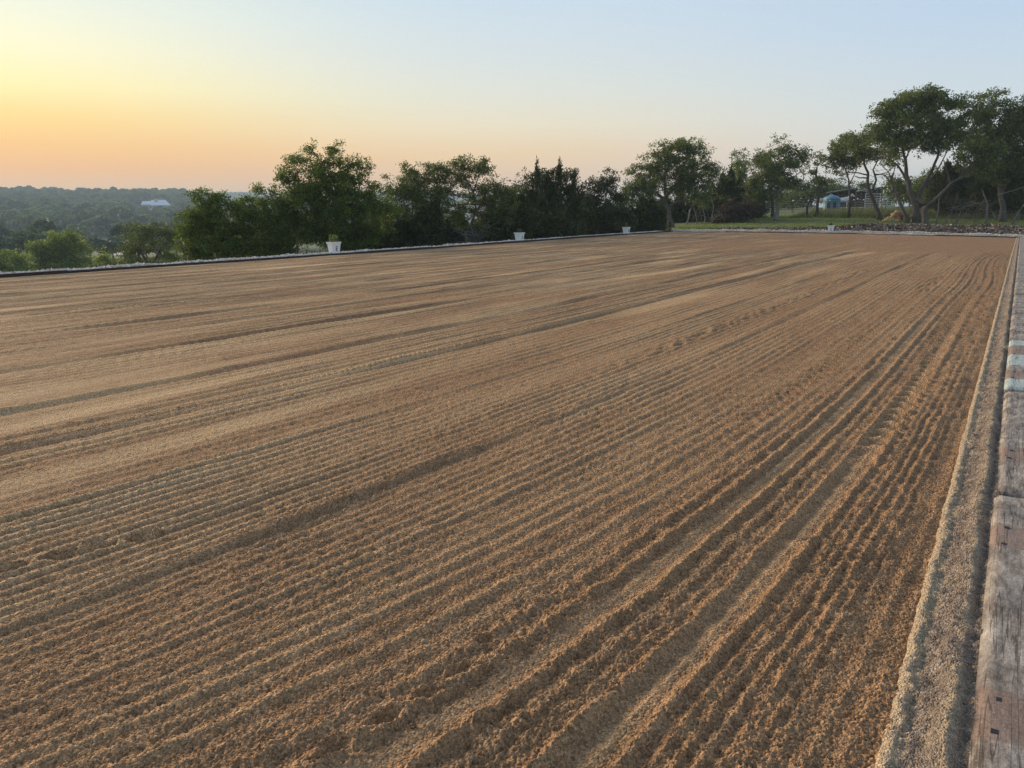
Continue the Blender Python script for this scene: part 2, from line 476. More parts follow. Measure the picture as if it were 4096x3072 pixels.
def sand_h(x, y, fine_level=2):
    x = np.asarray(x, float); y = np.asarray(y, float)
    u = sand_u(x, y)
    wob = 0.010*pn(x/0.30, y/0.42, 21) + 0.020*pn(x/1.4, y/3.4, 22) + 0.005*pn(x/0.09, y/0.12, 23)
    uw = u + wob
    k = np.clip(np.searchsorted(PASS, uw, side='right')-1, 0, len(LAM)-1)
    lam, amp, rou = LAM[k], AMP[k], ROU[k]
    head = 1 - smooth(35.0, 39.5, y + 0.8*pn(x/1.1, y/3, 31) - 0.55*(20-x)*smooth(8, 20, 20-x)*0.6)*smooth(3, 13, x)
    ph = (uw-PASS[k])/lam
    tri = np.abs((ph % 1.0)-0.5)*2
    prof = np.clip(1-tri, 0, 1)**1.25                                    # narrow crests, wide floors
    tooth = 0.45 + 0.8*rnd(np.floor(ph)+k*97, 5)           # each tooth digs its own depth
    mod = np.clip(0.80 + 0.95*pn(x/0.8, y/2.4, 24) + 0.4*pn(x/0.35, y/0.9, 26), 0.05, 1.45)
    flatz = smooth(0.12, 0.40, pn(x/0.55, y/5.5, 25))*smooth(17.5, 16, x)   # dragged smooth
    h = amp*prof*tooth*mod*head*1.35*(1-0.85*flatz)
    # ridges thrown up between two passes
    for q, b in enumerate(PASS[1:-2]):
        d = uw-b
        hgt = RIDGE[q]*np.clip(0.62+1.3*pn(x*0+q*3.3, y/3.1, 41)+0.5*pn(x*0+q*5.1, y/0.8, 42), 0.0, 1.5)
        d = d + 0.05*pn(x*0+q*2.7, y/4.0, 44) + 0.02*pn(x*0+q*1.7, y/0.9, 45)
        h = h + head*hgt*(np.exp(-(d/0.050)**2) - 0.7*np.exp(-((d-0.105)/0.055)**2))
    # the wide single furrows beside the near edge
    sideband = smooth(19.2, 19.3, uw)
    dirt = 0.0
    for c, a, wd in CREST:
        cm_ = a*np.clip(0.85+0.55*pn(y*0+c*7, y/0.9, 43), 0.3, 1.4)
        d = uw-c
        h = h + cm_*np.where(d < 0, np.exp(-(d/(wd*1.4))**2), np.exp(-(d/(wd*0.85))**2))*(0.35+0.65*head)
    fl = np.exp(-((uw-19.41)/0.028)**2) + np.exp(-((uw-19.69)/0.034)**2)
    smooth_floor = np.clip(fl, 0, 1)*smooth(26, 20, y)
    h = h - 0.007*smooth_floor
    h = h + (1-head)*0.007*(1-np.abs(((y+0.25*pn(x/2.0, y/1.0, 132))/0.16 % 1.0)-0.5)*2)*np.clip(0.4+1.2*pn(x/3.0, y/0.8, 131), 0, 1)
    h = h + 0.007*pn(x/0.28, y/4.5, 133)*smooth(18, 15, x)
    # tyre tread beside the edge
    tr = np.exp(-((x-19.63+0.02*np.sin(y))/0.075)**4)*smooth(15.2, 16.5, y)*smooth(25.5, 22.5, y)
    tr2 = np.exp(-((uw-19.02)/0.085)**4)*smooth(14.8, 17, y)*smooth(31, 26, y)*0.8
    lug = np.abs(((y+1.1*np.abs(x-19.63))/0.17 % 1.0)-0.5)*2
    lug2 = np.abs(((y+0.9*np.abs(uw-19.02))/0.15 % 1.0)-0.5)*2
    h = h*(1-0.75*tr)*(1-0.5*tr2) + tr*(0.022*smooth(0.35, 0.75, lug)-0.008) + tr2*(0.020*smooth(0.4, 0.8, lug2)-0.008)
    # ragged track of hoof prints through the middle
    tr3 = np.exp(-((uw-17.62)/0.10)**2)*smooth(16, 18.5, y)*smooth(34, 27, y)
    h = h + tr3*(0.035*pn(x/0.09, y/0.11, 61))
    # foot prints
    for (fx, fy, fa, fl_, fw, fd) in PRINTS:
        ca, sa = math.cos(fa), math.sin(fa)
        px, py = (x-fx)*ca+(y-fy)*sa, -(x-fx)*sa+(y-fy)*ca
        q = (px/fl_)**2 + (py/fw)**2
        near = q < 9
        if near.any():
            h = h*(1-0.8*np.exp(-q**2)) - fd*np.exp(-(q**1.6)) + fd*0.55*np.exp(-((np.sqrt(q)-1.35)/0.28)**2)*(py > -0.1*fw)
    # loose grain
    n1 = pn(x/0.42, y/0.55, 51)
    n2 = pn(x/0.13, y/0.15, 52)
    hn = 0.007*n1 + 0.0062*n2*rou
    if fine_level >= 1:
        clod = smooth(-0.2, 0.45, pn(x/0.5, y/0.7, 57)+0.35*(rou-1))
        n3 = pn(x/0.055, y/0.06, 53); n4 = np.abs(pn(x/0.030, y/0.030, 54))
        hn = hn + 0.0062*n3*rou*(0.5+0.8*clod) + 0.0100*(0.30-n4)*rou*(0.5+0.8*clod)
    if fine_level >= 2:
        n5 = np.abs(pn(x/0.0135, y/0.0135, 55)); n6 = pn(x/0.0075, y/0.0075, 56)
        hn = hn + 0.0120*(0.28-n5)*(0.8+0.4*clod) + 0.0052*n6
    if fine_level >= 1:
        crest = np.zeros_like(h)
        for c, a, wd in CREST:
            crest = np.maximum(crest, np.exp(-((uw-c-0.01)/(wd*1.8))**2))
        hn = hn + crest*(0.010*n3+0.012*(0.25-n4)+0.008*n2)
    calm = 1-0.8*smooth_floor
    calm = calm*(1-0.55*flatz*head)*(1-0.45*(1-head))
    edge = np.exp(-((x-19.99)/0.05)**2)
    crestiness = prof*tooth*mod*head*(1-flatz)
    return h + hn*calm - 0.012 + 0.02*edge*pn(x*0, y/0.4, 58) + far_sag(x, y), flatz, head, smooth_floor, crestiness

PRINTS = [(17.335, 12.93, 1.15, 0.060, 0.024, 0.026), (17.385, 13.09, 1.15, 0.055, 0.024, 0.028), (17.44, 13.20, 1.15, 0.050, 0.022, 0.026), (17.485, 13.33, 1.10, 0.055, 0.022, 0.026),
          (18.965, 12.99, 1.2, 0.040, 0.024, 0.018), (18.985, 13.13, 1.25, 0.036, 0.022, 0.018), (19.015, 13.25, 1.2, 0.034, 0.022, 0.016), (19.02, 13.37, 1.3, 0.030, 0.02, 0.016), (18.99, 13.52, 1.2, 0.03, 0.02, 0.014)]

def sand_patch(name, X, Y, keep, lvl):
    h, fz, hd, sf, cr_ = sand_h(X, Y, lvl)
    nr, nc = X.shape
    i = np.arange(nr-1)[:, None]*nc; j = np.arange(nc-1)[None, :]
    f = np.stack([i+j, i+j+1, i+nc+j+1, i+nc+j], -1).reshape(-1, 4)
    kf = keep.ravel()[f].any(1)
    f = f[kf]
    used = np.zeros(X.size, bool); used[f.ravel()] = True
    remap = np.cumsum(used)-1
    v = np.stack([np.clip(X, -0.01, 19.998), Y, h], -1).reshape(-1, 3)[used]
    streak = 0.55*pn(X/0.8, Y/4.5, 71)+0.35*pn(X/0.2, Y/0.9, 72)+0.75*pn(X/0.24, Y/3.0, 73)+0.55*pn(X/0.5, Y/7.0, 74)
    paleness = (np.clip(-0.02+0.72*cr_+0.60*fz+streak*(0.45+0.55*smooth(17, 12, X)), 0, 1)*(0.35+0.65*smooth(19.9, 16.5, X))*(0.25+0.75*hd) + 0.15*sf).ravel()[used]  # low sun on crests and flats, shade in furrows, painted over dry streaks
    f = remap[f]
    # make faces look up
    a, b, c = v[f[0, 0]], v[f[0, 1]], v[f[0, 2]]
    if np.cross(b-a, c-a)[2] < 0:
        f = f[:, ::-1]
    return v, f, paleness

def polar(a0, a1, da, rr):
    aa = np.radians(np.arange(a0, a1, da))
    A, R_ = np.meshgrid(aa, rr)
    return CX-np.sin(A)*R_, CY+np.cos(A)*R_
def radii(r0, r1, k, lo, hi):
    out = [r0]
    while out[-1] < r1:
        r_ = out[-1]
        out.append(r_ + min(max(k*(r_*r_+CH*CH)/(CH*FPX/4), lo), hi))
    return np.array(out)
r1 = np.concatenate([np.arange(0.85, 1.25, 0.012), radii(1.25, 5.0, 0.95, 0.0035, 0.05)])
X, Y = polar(-4, 84, 0.115, r1)
pv, pf, pd = [], [], []
off = 0
for X, Y, keep, lvl in ((X, Y, X < 19.998, 2),):
    v, f, d = sand_patch('near', X, Y, keep, lvl)
    pv.append(v); pf.append(f+off); pd.append(d); off += len(v)
X, Y = polar(-2, 84, 0.13, radii(4.97, 12.2, 0.9, 0.01, 0.045))
v, f, d = sand_patch('mid', X, Y, (X < 19.998), 1)
pv.append(v); pf.append(f+off); pd.append(d); off += len(v)
X, Y = np.meshgrid(np.arange(-0.01, 20.0, 0.0195), np.concatenate([np.arange(12, 40, 0.17), np.arange(40, 60.05, 0.3)]))
R_ = np.hypot(X-CX, Y-CY); AZ = np.degrees(np.arctan2(CX-X, Y-CY))
v, f, d = sand_patch('far', X, Y, (R_ > 11.9) & (AZ < 92) & (AZ > -5), 1)
pv.append(v); pf.append(f+off); pd.append(d); off += len(v)
X, Y = np.meshgrid(np.arange(4.0, 20.0, 0.04), np.arange(6.5, 14.5, 0.04))
R_ = np.hypot(X-CX, Y-CY); AZ = np.degrees(np.arctan2(CX-X, Y-CY))
v, f, d = sand_patch('side', X, Y, ((AZ > 83.6) | (R_ < 0.88)) & (X < 19.998), 1)
pv.append(v); pf.append(f+off); pd.append(d); off += len(v)
sme = mesh_np('arena_sand', np.vstack(pv), np.vstack(pf), True, {'paleness': np.concatenate(pd)})

m, nd, lk, p = mat_new('sand_mat')
tcs = nd.new('ShaderNodeTexCoord')
att = nd.new('ShaderNodeAttribute'); att.attribute_name = 'paleness'
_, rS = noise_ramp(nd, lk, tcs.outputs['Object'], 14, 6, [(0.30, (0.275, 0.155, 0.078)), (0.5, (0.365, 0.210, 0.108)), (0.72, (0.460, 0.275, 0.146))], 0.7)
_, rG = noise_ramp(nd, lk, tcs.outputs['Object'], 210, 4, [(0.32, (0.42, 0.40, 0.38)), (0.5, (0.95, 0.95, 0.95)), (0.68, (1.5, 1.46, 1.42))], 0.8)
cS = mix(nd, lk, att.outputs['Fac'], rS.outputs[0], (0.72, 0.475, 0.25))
def grain(nd, lk, vec, scale):
    vo = nd.new('ShaderNodeTexVoronoi'); vo.inputs['Scale'].default_value = scale
    lk.new(vec, vo.inputs['Vector'])
    return vo
v1 = grain(nd, lk, tcs.outputs['Object'], 150); v2 = grain(nd, lk, tcs.outputs['Object'], 62)
bw = nd.new('ShaderNodeSeparateColor'); lk.new(v1.outputs['Color'], bw.inputs[0])
gm = nd.new('ShaderNodeMapRange'); lk.new(bw.outputs[0], gm.inputs[0]); gm.inputs['To Min'].default_value = 0.66; gm.inputs['To Max'].default_value = 1.34
cS2 = mix(nd, lk, 1.0, cS, rG.outputs[0], 'MULTIPLY')
cb = nd.new('ShaderNodeCombineColor')
for q_ in range(3):
    lk.new(gm.outputs[0], cb.inputs[q_])
cS3 = mix(nd, lk, 1.0, cS2, cb.outputs[0], 'MULTIPLY')
lk.new(cS3, p.inputs['Base Color']); p.inputs['Roughness'].default_value = 0.95
p.inputs['Specular IOR Level'].default_value = 0.15
hs = nd.new('ShaderNodeMath'); hs.operation = 'MULTIPLY_ADD'; lk.new(v2.outputs['Distance'], hs.inputs[0]); hs.inputs[1].default_value = 1.3; lk.new(v1.outputs['Distance'], hs.inputs[2])
ng_ = nd.new('ShaderNodeMath'); ng_.operation = 'MULTIPLY'; lk.new(hs.outputs[0], ng_.inputs[0]); ng_.inputs[1].default_value = -1.0
bmp = nd.new('ShaderNodeBump'); bmp.inputs['Strength'].default_value = 1.0; bmp.inputs['Distance'].default_value = 0.006
lk.new(ng_.outputs[0], bmp.inputs['Height']); lk.new(bmp.outputs[0], p.inputs['Normal'])
M['sand'] = m
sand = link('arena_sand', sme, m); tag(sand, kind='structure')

# ================================================================== arena edging, ties, stone border
def board_row(name, label, p0, p1, n, thick, zlo, zhi, mat):
    p0, p1 = np.array(p0, float), np.array(p1, float)
    t = thing(name, label, 'edging')
    for q in range(n):
        a = p0+(p1-p0)*(q+0.0015)/n; b = p0+(p1-p0)*(q+0.9985)/n
        d = (b-a)/np.linalg.norm(b-a); nn = np.array([-d[1], d[0]])*thick
        za, zb = float(far_sag(a[0], a[1])), float(far_sag(b[0], b[1]))
        dz = random.uniform(-0.018, 0.018); js = nn*random.uniform(-0.25, 0.25)
        mb = MB()
        lo = [(*(a+js), za+zlo), (*(b+js), zb+zlo), (*(b+nn+js), zb+zlo), (*(a+nn+js), za+zlo)]
        hi = [(x_, y_, (za if k_ in (0, 3) else zb)+zhi+dz) for k_, (x_, y_, z_) in enumerate(lo)]
        mb.add(lo+hi, [(0, 3, 2, 1), (4, 5, 6, 7), (0, 1, 5, 4), (1, 2, 6, 5), (2, 3, 7, 6), (3, 0, 4, 7)])
        mb.build('board', mat, t)
    return t
board_row('timber_edging', 'dark timber edging along the left side in front of white stones', (-0.005, 10), (-0.005, 60.0), 14, 0.05, -0.2, 0.075, M['edging'])
board_row('timber_edging', 'dark timber edging across the far end below the litter bank', (-0.06, 60.06), (20.1, 60.06), 5, 0.05, -0.2, 0.035, M['edging'])

# sandy edging board on the near right side, with sand crusted on top
ys = np.concatenate([np.arange(12.6, 16.5, 0.008), np.arange(16.5, 24, 0.03), np.arange(24, 60, 0.15)])
xs = np.array([19.985, 19.987, 19.990, 19.995, 20.0, 20.005, 20.010, 20.014, 20.018, 20.024, 20.032, 20.040, 20.048, 20.056, 20.064, 20.072, 20.080, 20.088, 20.096, 20.104, 20.112, 20.120, 20.128, 20.136, 20.144, 20.152, 20.16, 20.168, 20.176])
X, Y = np.meshgrid(xs, ys)
ragx = 0.006*pn(Y/0.35, Y*0, 181) + 0.007*pn(Y/0.09, Y*0, 182) + 0.004*pn(Y/0.03, Y*0, 183)
X = X + ragx*smooth(20.10, 20.0, X)
ridge = 0.013*np.clip(0.8+0.6*pn(Y/0.8, Y*0, 184)+0.5*pn(Y/0.12, Y*0, 185), 0.25, 1.7)
bankz = ridge*np.exp(-((X-ragx-20.004)/0.016)**2) + 0.018*np.exp(-((X-20.105-0.014*pn(Y/0.5, Y*0, 83))/0.020)**2)*np.clip(0.7+1.1*pn(Y/0.7, Y*0, 81), 0, 1.6) - 0.010*np.exp(-((X-20.132)/0.010)**2)*np.clip(0.7+1.6*pn(Y/0.35, Y*0, 186), 0, 1.6) + 0.026*smooth(20.02, 20.10, X)
dn = 0.010*pn(X/0.05, Y/0.06, 84) + 0.016*(0.3-np.abs(pn(X/0.022, Y/0.016, 85))) + 0.018*(0.3-np.abs(pn(X/0.010, Y/0.008, 86))) + 0.008*pn(X/0.10, Y/0.16, 87)
Z = np.where(X-ragx < 19.9868, -0.05, bankz + dn*smooth(19.985, 20.02, X-ragx)*1.0 - 0.002) + far_sag(X, Y)
nr, nc = X.shape
i = np.arange(nr-1)[:, None]*nc; j = np.arange(nc-1)[None, :]
f = np.stack([i+j, i+j+1, i+nc+j+1, i+nc+j], -1).reshape(-1, 4)
tone = (smooth(20.045, 20.015, X)*0.95 + np.clip(0.55*pn(X/0.08, Y/0.22, 88)+0.40*np.exp(-((X-20.108)/0.020)**2), 0, 0.9)).ravel()  # paler on the lip, along the low ridge and in random patches
fme = mesh_np('sand_fill', np.stack([X, Y, Z], -1).reshape(-1, 3), f, True, {'paleness': tone})
m, nd, lk, p = mat_new('fill_mat')
tcs = nd.new('ShaderNodeTexCoord')
att = nd.new('ShaderNodeAttribute'); att.attribute_name = 'paleness'
_, rS = noise_ramp(nd, lk, tcs.outputs['Object'], 30, 6, [(0.32, (0.12, 0.085, 0.062)), (0.5, (0.28, 0.205, 0.150)), (0.68, (0.50, 0.385, 0.285))], 0.75)
cS = mix(nd, lk, att.outputs['Fac'], rS.outputs[0], (0.60, 0.44, 0.27))
_, rG = noise_ramp(nd, lk, tcs.outputs['Object'], 300, 3, [(0.30, (0.55, 0.53, 0.5)), (0.55, (1.0, 1.0, 1.0)), (0.75, (1.4, 1.37, 1.35))], 0.7)
cS2 = mix(nd, lk, 1.0, cS, rG.outputs[0], 'MULTIPLY')
lk.new(cS2, p.inputs['Base Color']); p.inputs['Roughness'].default_value = 0.95
va = grain(nd, lk, tcs.outputs['Object'], 210); vb2 = grain(nd, lk, tcs.outputs['Object'], 75)
bw = nd.new('ShaderNodeSeparateColor'); lk.new(va.outputs['Color'], bw.inputs[0])
gm = nd.new('ShaderNodeMapRange'); lk.new(bw.outputs[0], gm.inputs[0]); gm.inputs['To Min'].default_value = 0.70; gm.inputs['To Max'].default_value = 1.30
cb = nd.new('ShaderNodeCombineColor')
for q_ in range(3):
    lk.new(gm.outputs[0], cb.inputs[q_])
lk.new(mix(nd, lk, 1.0, cS2, cb.outputs[0], 'MULTIPLY'), p.inputs['Base Color'])
hs = nd.new('ShaderNodeMath'); hs.operation = 'MULTIPLY_ADD'; lk.new(vb2.outputs['Distance'], hs.inputs[0]); hs.inputs[1].default_value = -1.5
ng_ = nd.new('ShaderNodeMath'); ng_.operation = 'MULTIPLY'; lk.new(va.outputs['Distance'], ng_.inputs[0]); ng_.inputs[1].default_value = -1.0
lk.new(ng_.outputs[0], hs.inputs[2])
bmp = nd.new('ShaderNodeBump'); bmp.inputs['Strength'].default_value = 1.0; bmp.inputs['Distance'].default_value = 0.006
lk.new(hs.outputs[0], bmp.inputs['Height']); lk.new(bmp.outputs[0], p.inputs['Normal'])
tag(link('sand_fill', fme, m), kind='structure')

# railway ties laid end to end
def tie_mat(name, teal, plates, seed):
    """weathered grey tie: grain along Y, brown plate seats, sometimes old teal paint (shapes of their own)"""
    m, nd, lk, p = mat_new(name)
    tc = nd.new('ShaderNodeTexCoord')
    mp = nd.new('ShaderNodeMapping'); mp.inputs['Scale'].default_value = (34, 9, 20); mp.inputs['Location'].default_value = (seed, seed*2.3, 0)
    lk.new(tc.outputs['Object'], mp.inputs[0])
    nG, rG = noise_ramp(nd, lk, mp.outputs[0], 1.0, 9, [(0.30, (0.13, 0.10, 0.078)), (0.46, (0.30, 0.25, 0.205)), (0.60, (0.50, 0.43, 0.365)), (0.78, (0.70, 0.62, 0.54))], 0.7)
    _, rL = noise_ramp(nd, lk, tc.outputs['Object'], 2.6, 5, [(0.35, (0.45, 0.42, 0.40)), (0.55, (1.0, 0.98, 0.95)), (0.7, (1.2, 1.2, 1.18))], 0.6)
    c = mix(nd, lk, 1.0, rG.outputs[0], rL.outputs[0], 'MULTIPLY')
    sep = nd.new('ShaderNodeSeparateXYZ'); lk.new(tc.outputs['Object'], sep.inputs[0])
    nj = nd.new('ShaderNodeTexNoise'); nj.inputs['Scale'].default_value = 9; nj.inputs['Detail'].default_value = 4
    lk.new(tc.outputs['Object'], nj.inputs['Vector'])
    def patch(c, y0, y1, colour, amount, ragged):
        a = nd.new('ShaderNodeMath'); a.operation = 'MULTIPLY_ADD'
        lk.new(nj.outputs['Fac'], a.inputs[0]); a.inputs[1].default_value = ragged; lk.new(sep.outputs[1], a.inputs[2])
        lo = nd.new('ShaderNodeMapRange'); lk.new(a.outputs[0], lo.inputs[0])
        lo.inputs['From Min'].default_value = y0+ragged/2-0.01; lo.inputs['From Max'].default_value = y0+ragged/2+0.01
        hi = nd.new('ShaderNodeMapRange'); lk.new(a.outputs[0], hi.inputs[0])
        hi.inputs['From Min'].default_value = y1+ragged/2+0.01; hi.inputs['From Max'].default_value = y1+ragged/2-0.01
        mu = nd.new('ShaderNodeMath'); mu.operation = 'MULTIPLY'; lk.new(lo.outputs[0], mu.inputs[0]); lk.new(hi.outputs[0], mu.inputs[1])
        m2 = nd.new('ShaderNodeMath'); m2.operation = 'MULTIPLY'; lk.new(mu.outputs[0], m2.inputs[0])
        wear = nd.new('ShaderNodeMapRange'); lk.new(nG.outputs['Fac'], wear.inputs[0])
        wear.inputs['From Min'].default_value = 0.25; wear.inputs['From Max'].default_value = 0.5
        wear.inputs['To Min'].default_value = amount*0.45; wear.inputs['To Max'].default_value = amount
        lk.new(wear.outputs[0], m2.inputs[1])
        return mix(nd, lk, m2.outputs[0], c, colour)
    for y0, y1 in plates:
        c = patch(c, y0, y1, (0.26, 0.17, 0.125), 0.8, 0.06)
    for y0, y1 in teal:
        c = patch(c, y0, y1, (0.44, 0.52, 0.47), 0.8, 0.16)
    mc = nd.new('ShaderNodeMapping'); mc.inputs['Scale'].default_value = (40, 1.1, 20); mc.inputs['Location'].default_value = (seed*1.7, seed, 0)
    lk.new(tc.outputs['Object'], mc.inputs[0])
    nC, rC_ = noise_ramp(nd, lk, mc.outputs[0], 1.0, 3, [(0.478, (1, 1, 1)), (0.491, (0.42, 0.38, 0.36)), (0.503, (0.42, 0.38, 0.36)), (0.516, (1, 1, 1))], 0.5)
    c = mix(nd, lk, 1.0, c, rC_.outputs[0], 'MULTIPLY')
    vt_ = nd.new('ShaderNodeTexVoronoi'); vt_.inputs['Scale'].default_value = 170; lk.new(tc.outputs['Object'], vt_.inputs['Vector'])
    st_ = nd.new('ShaderNodeSeparateColor'); lk.new(vt_.outputs['Color'], st_.inputs[0])
    sm_ = nd.new('ShaderNodeMapRange'); lk.new(st_.outputs[0], sm_.inputs[0]); sm_.inputs['To Min'].default_value = 0.80; sm_.inputs['To Max'].default_value = 1.22
    sc_c = nd.new('ShaderNodeCombineColor')
    for q_ in range(3):
        lk.new(sm_.outputs[0], sc_c.inputs[q_])
    c = mix(nd, lk, 1.0, c, sc_c.outputs[0], 'MULTIPLY')
    _, rW = noise_ramp(nd, lk, tc.outputs['Object'], 190, 3, [(0.66, (0, 0, 0)), (0.72, (1, 1, 1))])
    c = mix(nd, lk, rW.outputs[0], c, (0.62, 0.52, 0.40))
    lk.new(c, p.inputs['Base Color']); p.inputs['Roughness'].default_value = 0.9
    bm_ = nd.new('ShaderNodeBump'); bm_.inputs['Strength'].default_value = 0.9; bm_.inputs['Distance'].default_value = 0.006
    lk.new(nG.outputs['Fac'], bm_.inputs['Height']); lk.new(bm_.outputs[0], p.inputs['Normal'])
    return m

TIES = [(13.36-0.0, 15.40, 'weathered grey railway tie nearest the camera with brown spiked plate seats', [(13.75, 13.95), (14.84, 15.07)], [], 0.052),
        (15.47, 17.44, 'dark weathered railway tie between the nearest tie and the teal painted one', [(15.9, 16.1)], [], 0.050),
        (17.50, 19.56, 'railway tie with worn teal paint patches beside the sandy strip', [(17.80, 18.08), (18.80, 19.24)], [(17.5, 17.79), (18.30, 18.78), (19.27, 19.56)], 0.060)]
yy = 19.62
ORD = ['first', 'second', 'third', 'fourth', 'fifth', 'sixth', 'seventh', 'eighth']
while yy < 58:
    L = random.uniform(1.9, 2.2)
    TIES.append((yy, yy+L, ('%s weathered railway tie beyond the teal painted one' % ORD[len(TIES)-3]) if len(TIES)-3 < 8 else 'weathered railway tie in the far stretch of the row near the corner', [(yy+0.4, yy+0.6)] if random.random() < 0.5 else [], [], random.uniform(0.045, 0.062)))
    yy += L + random.uniform(0.02, 0.09)
tie_far = [tie_mat('tie_far_%d' % q, [], [], q*7.7+30) for q in range(3)]
TIES.insert(0, (11.25, 13.30, 'railway tie beside the camera at the bottom right corner', [(11.7, 11.9), (12.7, 12.9)], [], 0.05))
for q, (y0, y1, lab, plates, teal, zt) in enumerate(TIES):
    yc = (y0+y1)/2; hl = (y1-y0)/2
    zc = float(far_sag(20.3, yc))
    t = thing('railway_tie', lab, 'railway tie', (20.268+random.uniform(-0.006, 0.006), yc, zc), random.uniform(-0.004, 0.004), 'railway ties along the right side of the arena')
    # worn timber: rounded corners, uneven top
    nx, ny = 14, 90 if yc < 20 else 24
    X, Y = np.meshgrid(np.linspace(-0.125, 0.125, nx), np.linspace(-hl, hl, ny))
    ex = np.maximum(np.abs(X)-0.105, 0)/0.02; ey = np.maximum(np.abs(Y)-(hl-0.03), 0)/0.03
    rr = np.clip(np.hypot(ex, ey), 0, 1)
    Z = zt - 0.020*(1-np.sqrt(1-np.minimum(rr, 0.999)**2)) + 0.0035*pn(X/0.012, (Y+q*9)/0.5, 91) + 0.004*pn(X/0.09, (Y+q*9)/0.3, 92)
    Xc = X.copy(); Yc = Y.copy()
    corner = (ex > 0) & (ey > 0)
    Xc = np.where(corner, np.sign(X)*(0.105+0.02*ex*np.clip(1/np.maximum(np.hypot(ex, ey), 1), 0, 1)), X)
    Yc = np.where(corner, np.sign(Y)*(hl-0.03+0.03*ey*np.clip(1/np.maximum(np.hypot(ex, ey), 1), 0, 1)), Y)
    i = np.arange(ny-1)[:, None]*nx; j = np.arange(nx-1)[None, :]
    f = np.stack([i+j, i+j+1, i+nx+j+1, i+nx+j], -1).reshape(-1, 4)
    ring = list(range(nx)) + [k_*nx+nx-1 for k_ in range(1, ny)] + [(ny-1)*nx+k_ for k_ in range(nx-2, -1, -1)] + [k_*nx for k_ in range(ny-2, 0, -1)]
    top = np.stack([Xc, Yc, Z], -1).reshape(-1, 3)
    low = top[ring].copy(); low[:, 2] = -0.12
    n0 = len(top); nrg = len(ring)
    sf_ = np.array([(ring[k_], n0+k_, n0+(k_+1) % nrg, ring[(k_+1) % nrg]) for k_ in range(nrg)])
    me = mesh_np('beam', np.vstack([top, low]), np.vstack([f, sf_]))
    mt = tie_mat('tie_%d' % q, [(a-yc, b-yc) for a, b in teal], [(a-yc, b-yc) for a, b in plates], q*5.1) if q < 5 else tie_far[q % 3]
    link('beam', me, mt, t)
    for a, b in plates[:2]:
        for hx, hy in ((-0.085, a-yc+0.03), (-0.078, b-yc-0.04)):
            hb = MB(); hb.box((hx-0.007, hy-0.008, zt-0.02), (hx+0.007, hy+0.008, zt+0.0015))
            hb.build('spike_hole', M['dark_gap'], t)

# white limestone border: a low mound of broken stone
def stone_strip(name, label, path, width, n_stones, size, hgt):
    path = np.array(path, float)
    seg = np.linalg.norm(np.diff(path, axis=0), axis=1); cum = np.concatenate([[0], np.cumsum(seg)])
    s = rng.uniform(0, cum[-1], n_stones)
    k = np.clip(np.searchsorted(cum, s)-1, 0, len(seg)-1)
    t = (s-cum[k])/seg[k]
    pos = path[k]+(path[k+1]-path[k])*t[:, None]
    dr = (path[k+1]-path[k])/seg[k][:, None]
    nn = np.stack([-dr[:, 1], dr[:, 0]], -1)
    lat = rng.triangular(0, 0.4, 1, n_stones)
    wn_ = width*(0.75+0.5*pn(s/1.7, s*0, 95)+0.25*pn(s/0.6, s*0, 96))
    pos = pos + nn*(lat*wn_+0.02)[:, None]
    prof = np.sin(np.clip(lat*0.94+0.06, 0, 1)*math.pi)**0.8
    z = far_sag(pos[:, 0], pos[:, 1]) + hgt*prof*(0.75+0.5*pn(s/1.1, s*0, 97)) - 0.01
    sz = size*rng.lognormal(0, 0.33, n_stones)
    base = np.array([(1, 0, 0), (-1, 0, 0), (0, 1, 0), (0, -1, 0), (0, 0, 1), (0, 0, -1)], float)
    fc = np.array([(0, 2, 4), (2, 1, 4), (1, 3, 4), (3, 0, 4), (2, 0, 5), (1, 2, 5), (3, 1, 5), (0, 3, 5)])
    jit = 1+rng.uniform(-0.35, 0.35, (n_stones, 6, 1)); sq = np.array([1, 0.8, 0.65])
    v = base[None]*jit*sq
    a = rng.uniform(0, 2*math.pi, n_stones); b = rng.uniform(-0.6, 0.6, n_stones)
    ca, sa, cb, sb = np.cos(a), np.sin(a), np.cos(b), np.sin(b)
    x1 = v[..., 0]*cb[:, None]-v[..., 2]*sb[:, None]; z1 = v[..., 0]*sb[:, None]+v[..., 2]*cb[:, None]
    x2 = x1*ca[:, None]-v[..., 1]*sa[:, None]; y2 = x1*sa[:, None]+v[..., 1]*ca[:, None]
    v = np.stack([x2, y2, z1], -1)*sz[:, None, None]*0.5
    v[..., 0] += pos[:, 0:1]; v[..., 1] += pos[:, 1:2]; v[..., 2] += z[:, None]
    f = (fc[None]+np.arange(n_stones)[:, None, None]*6).reshape(-1, 3)
    me = mesh_np(name, v.reshape(-1, 3), f, False)
    o = link(name, me, M['stone_var'])
    return tag(o, label, 'gravel', kind='stuff')
m, nd, lk, p = mat_new('stone_var')
g = nd.new('ShaderNodeNewGeometry'); r = nd.new('ShaderNodeValToRGB')
el = r.color_ramp.elements; el.new(0.5)
for e, (q, c) in zip(el, ((0.0, (0.50, 0.40, 0.31)), (0.45, (0.70, 0.59, 0.48)), (1.0, (0.82, 0.75, 0.66)))):
    e.position = q; e.color = (*c, 1)
lk.new(g.outputs['Random Per Island'], r.inputs[0]); lk.new(r.outputs[0], p.inputs['Base Color']); p.inputs['Roughness'].default_value = 0.9
M['stone_var'] = m
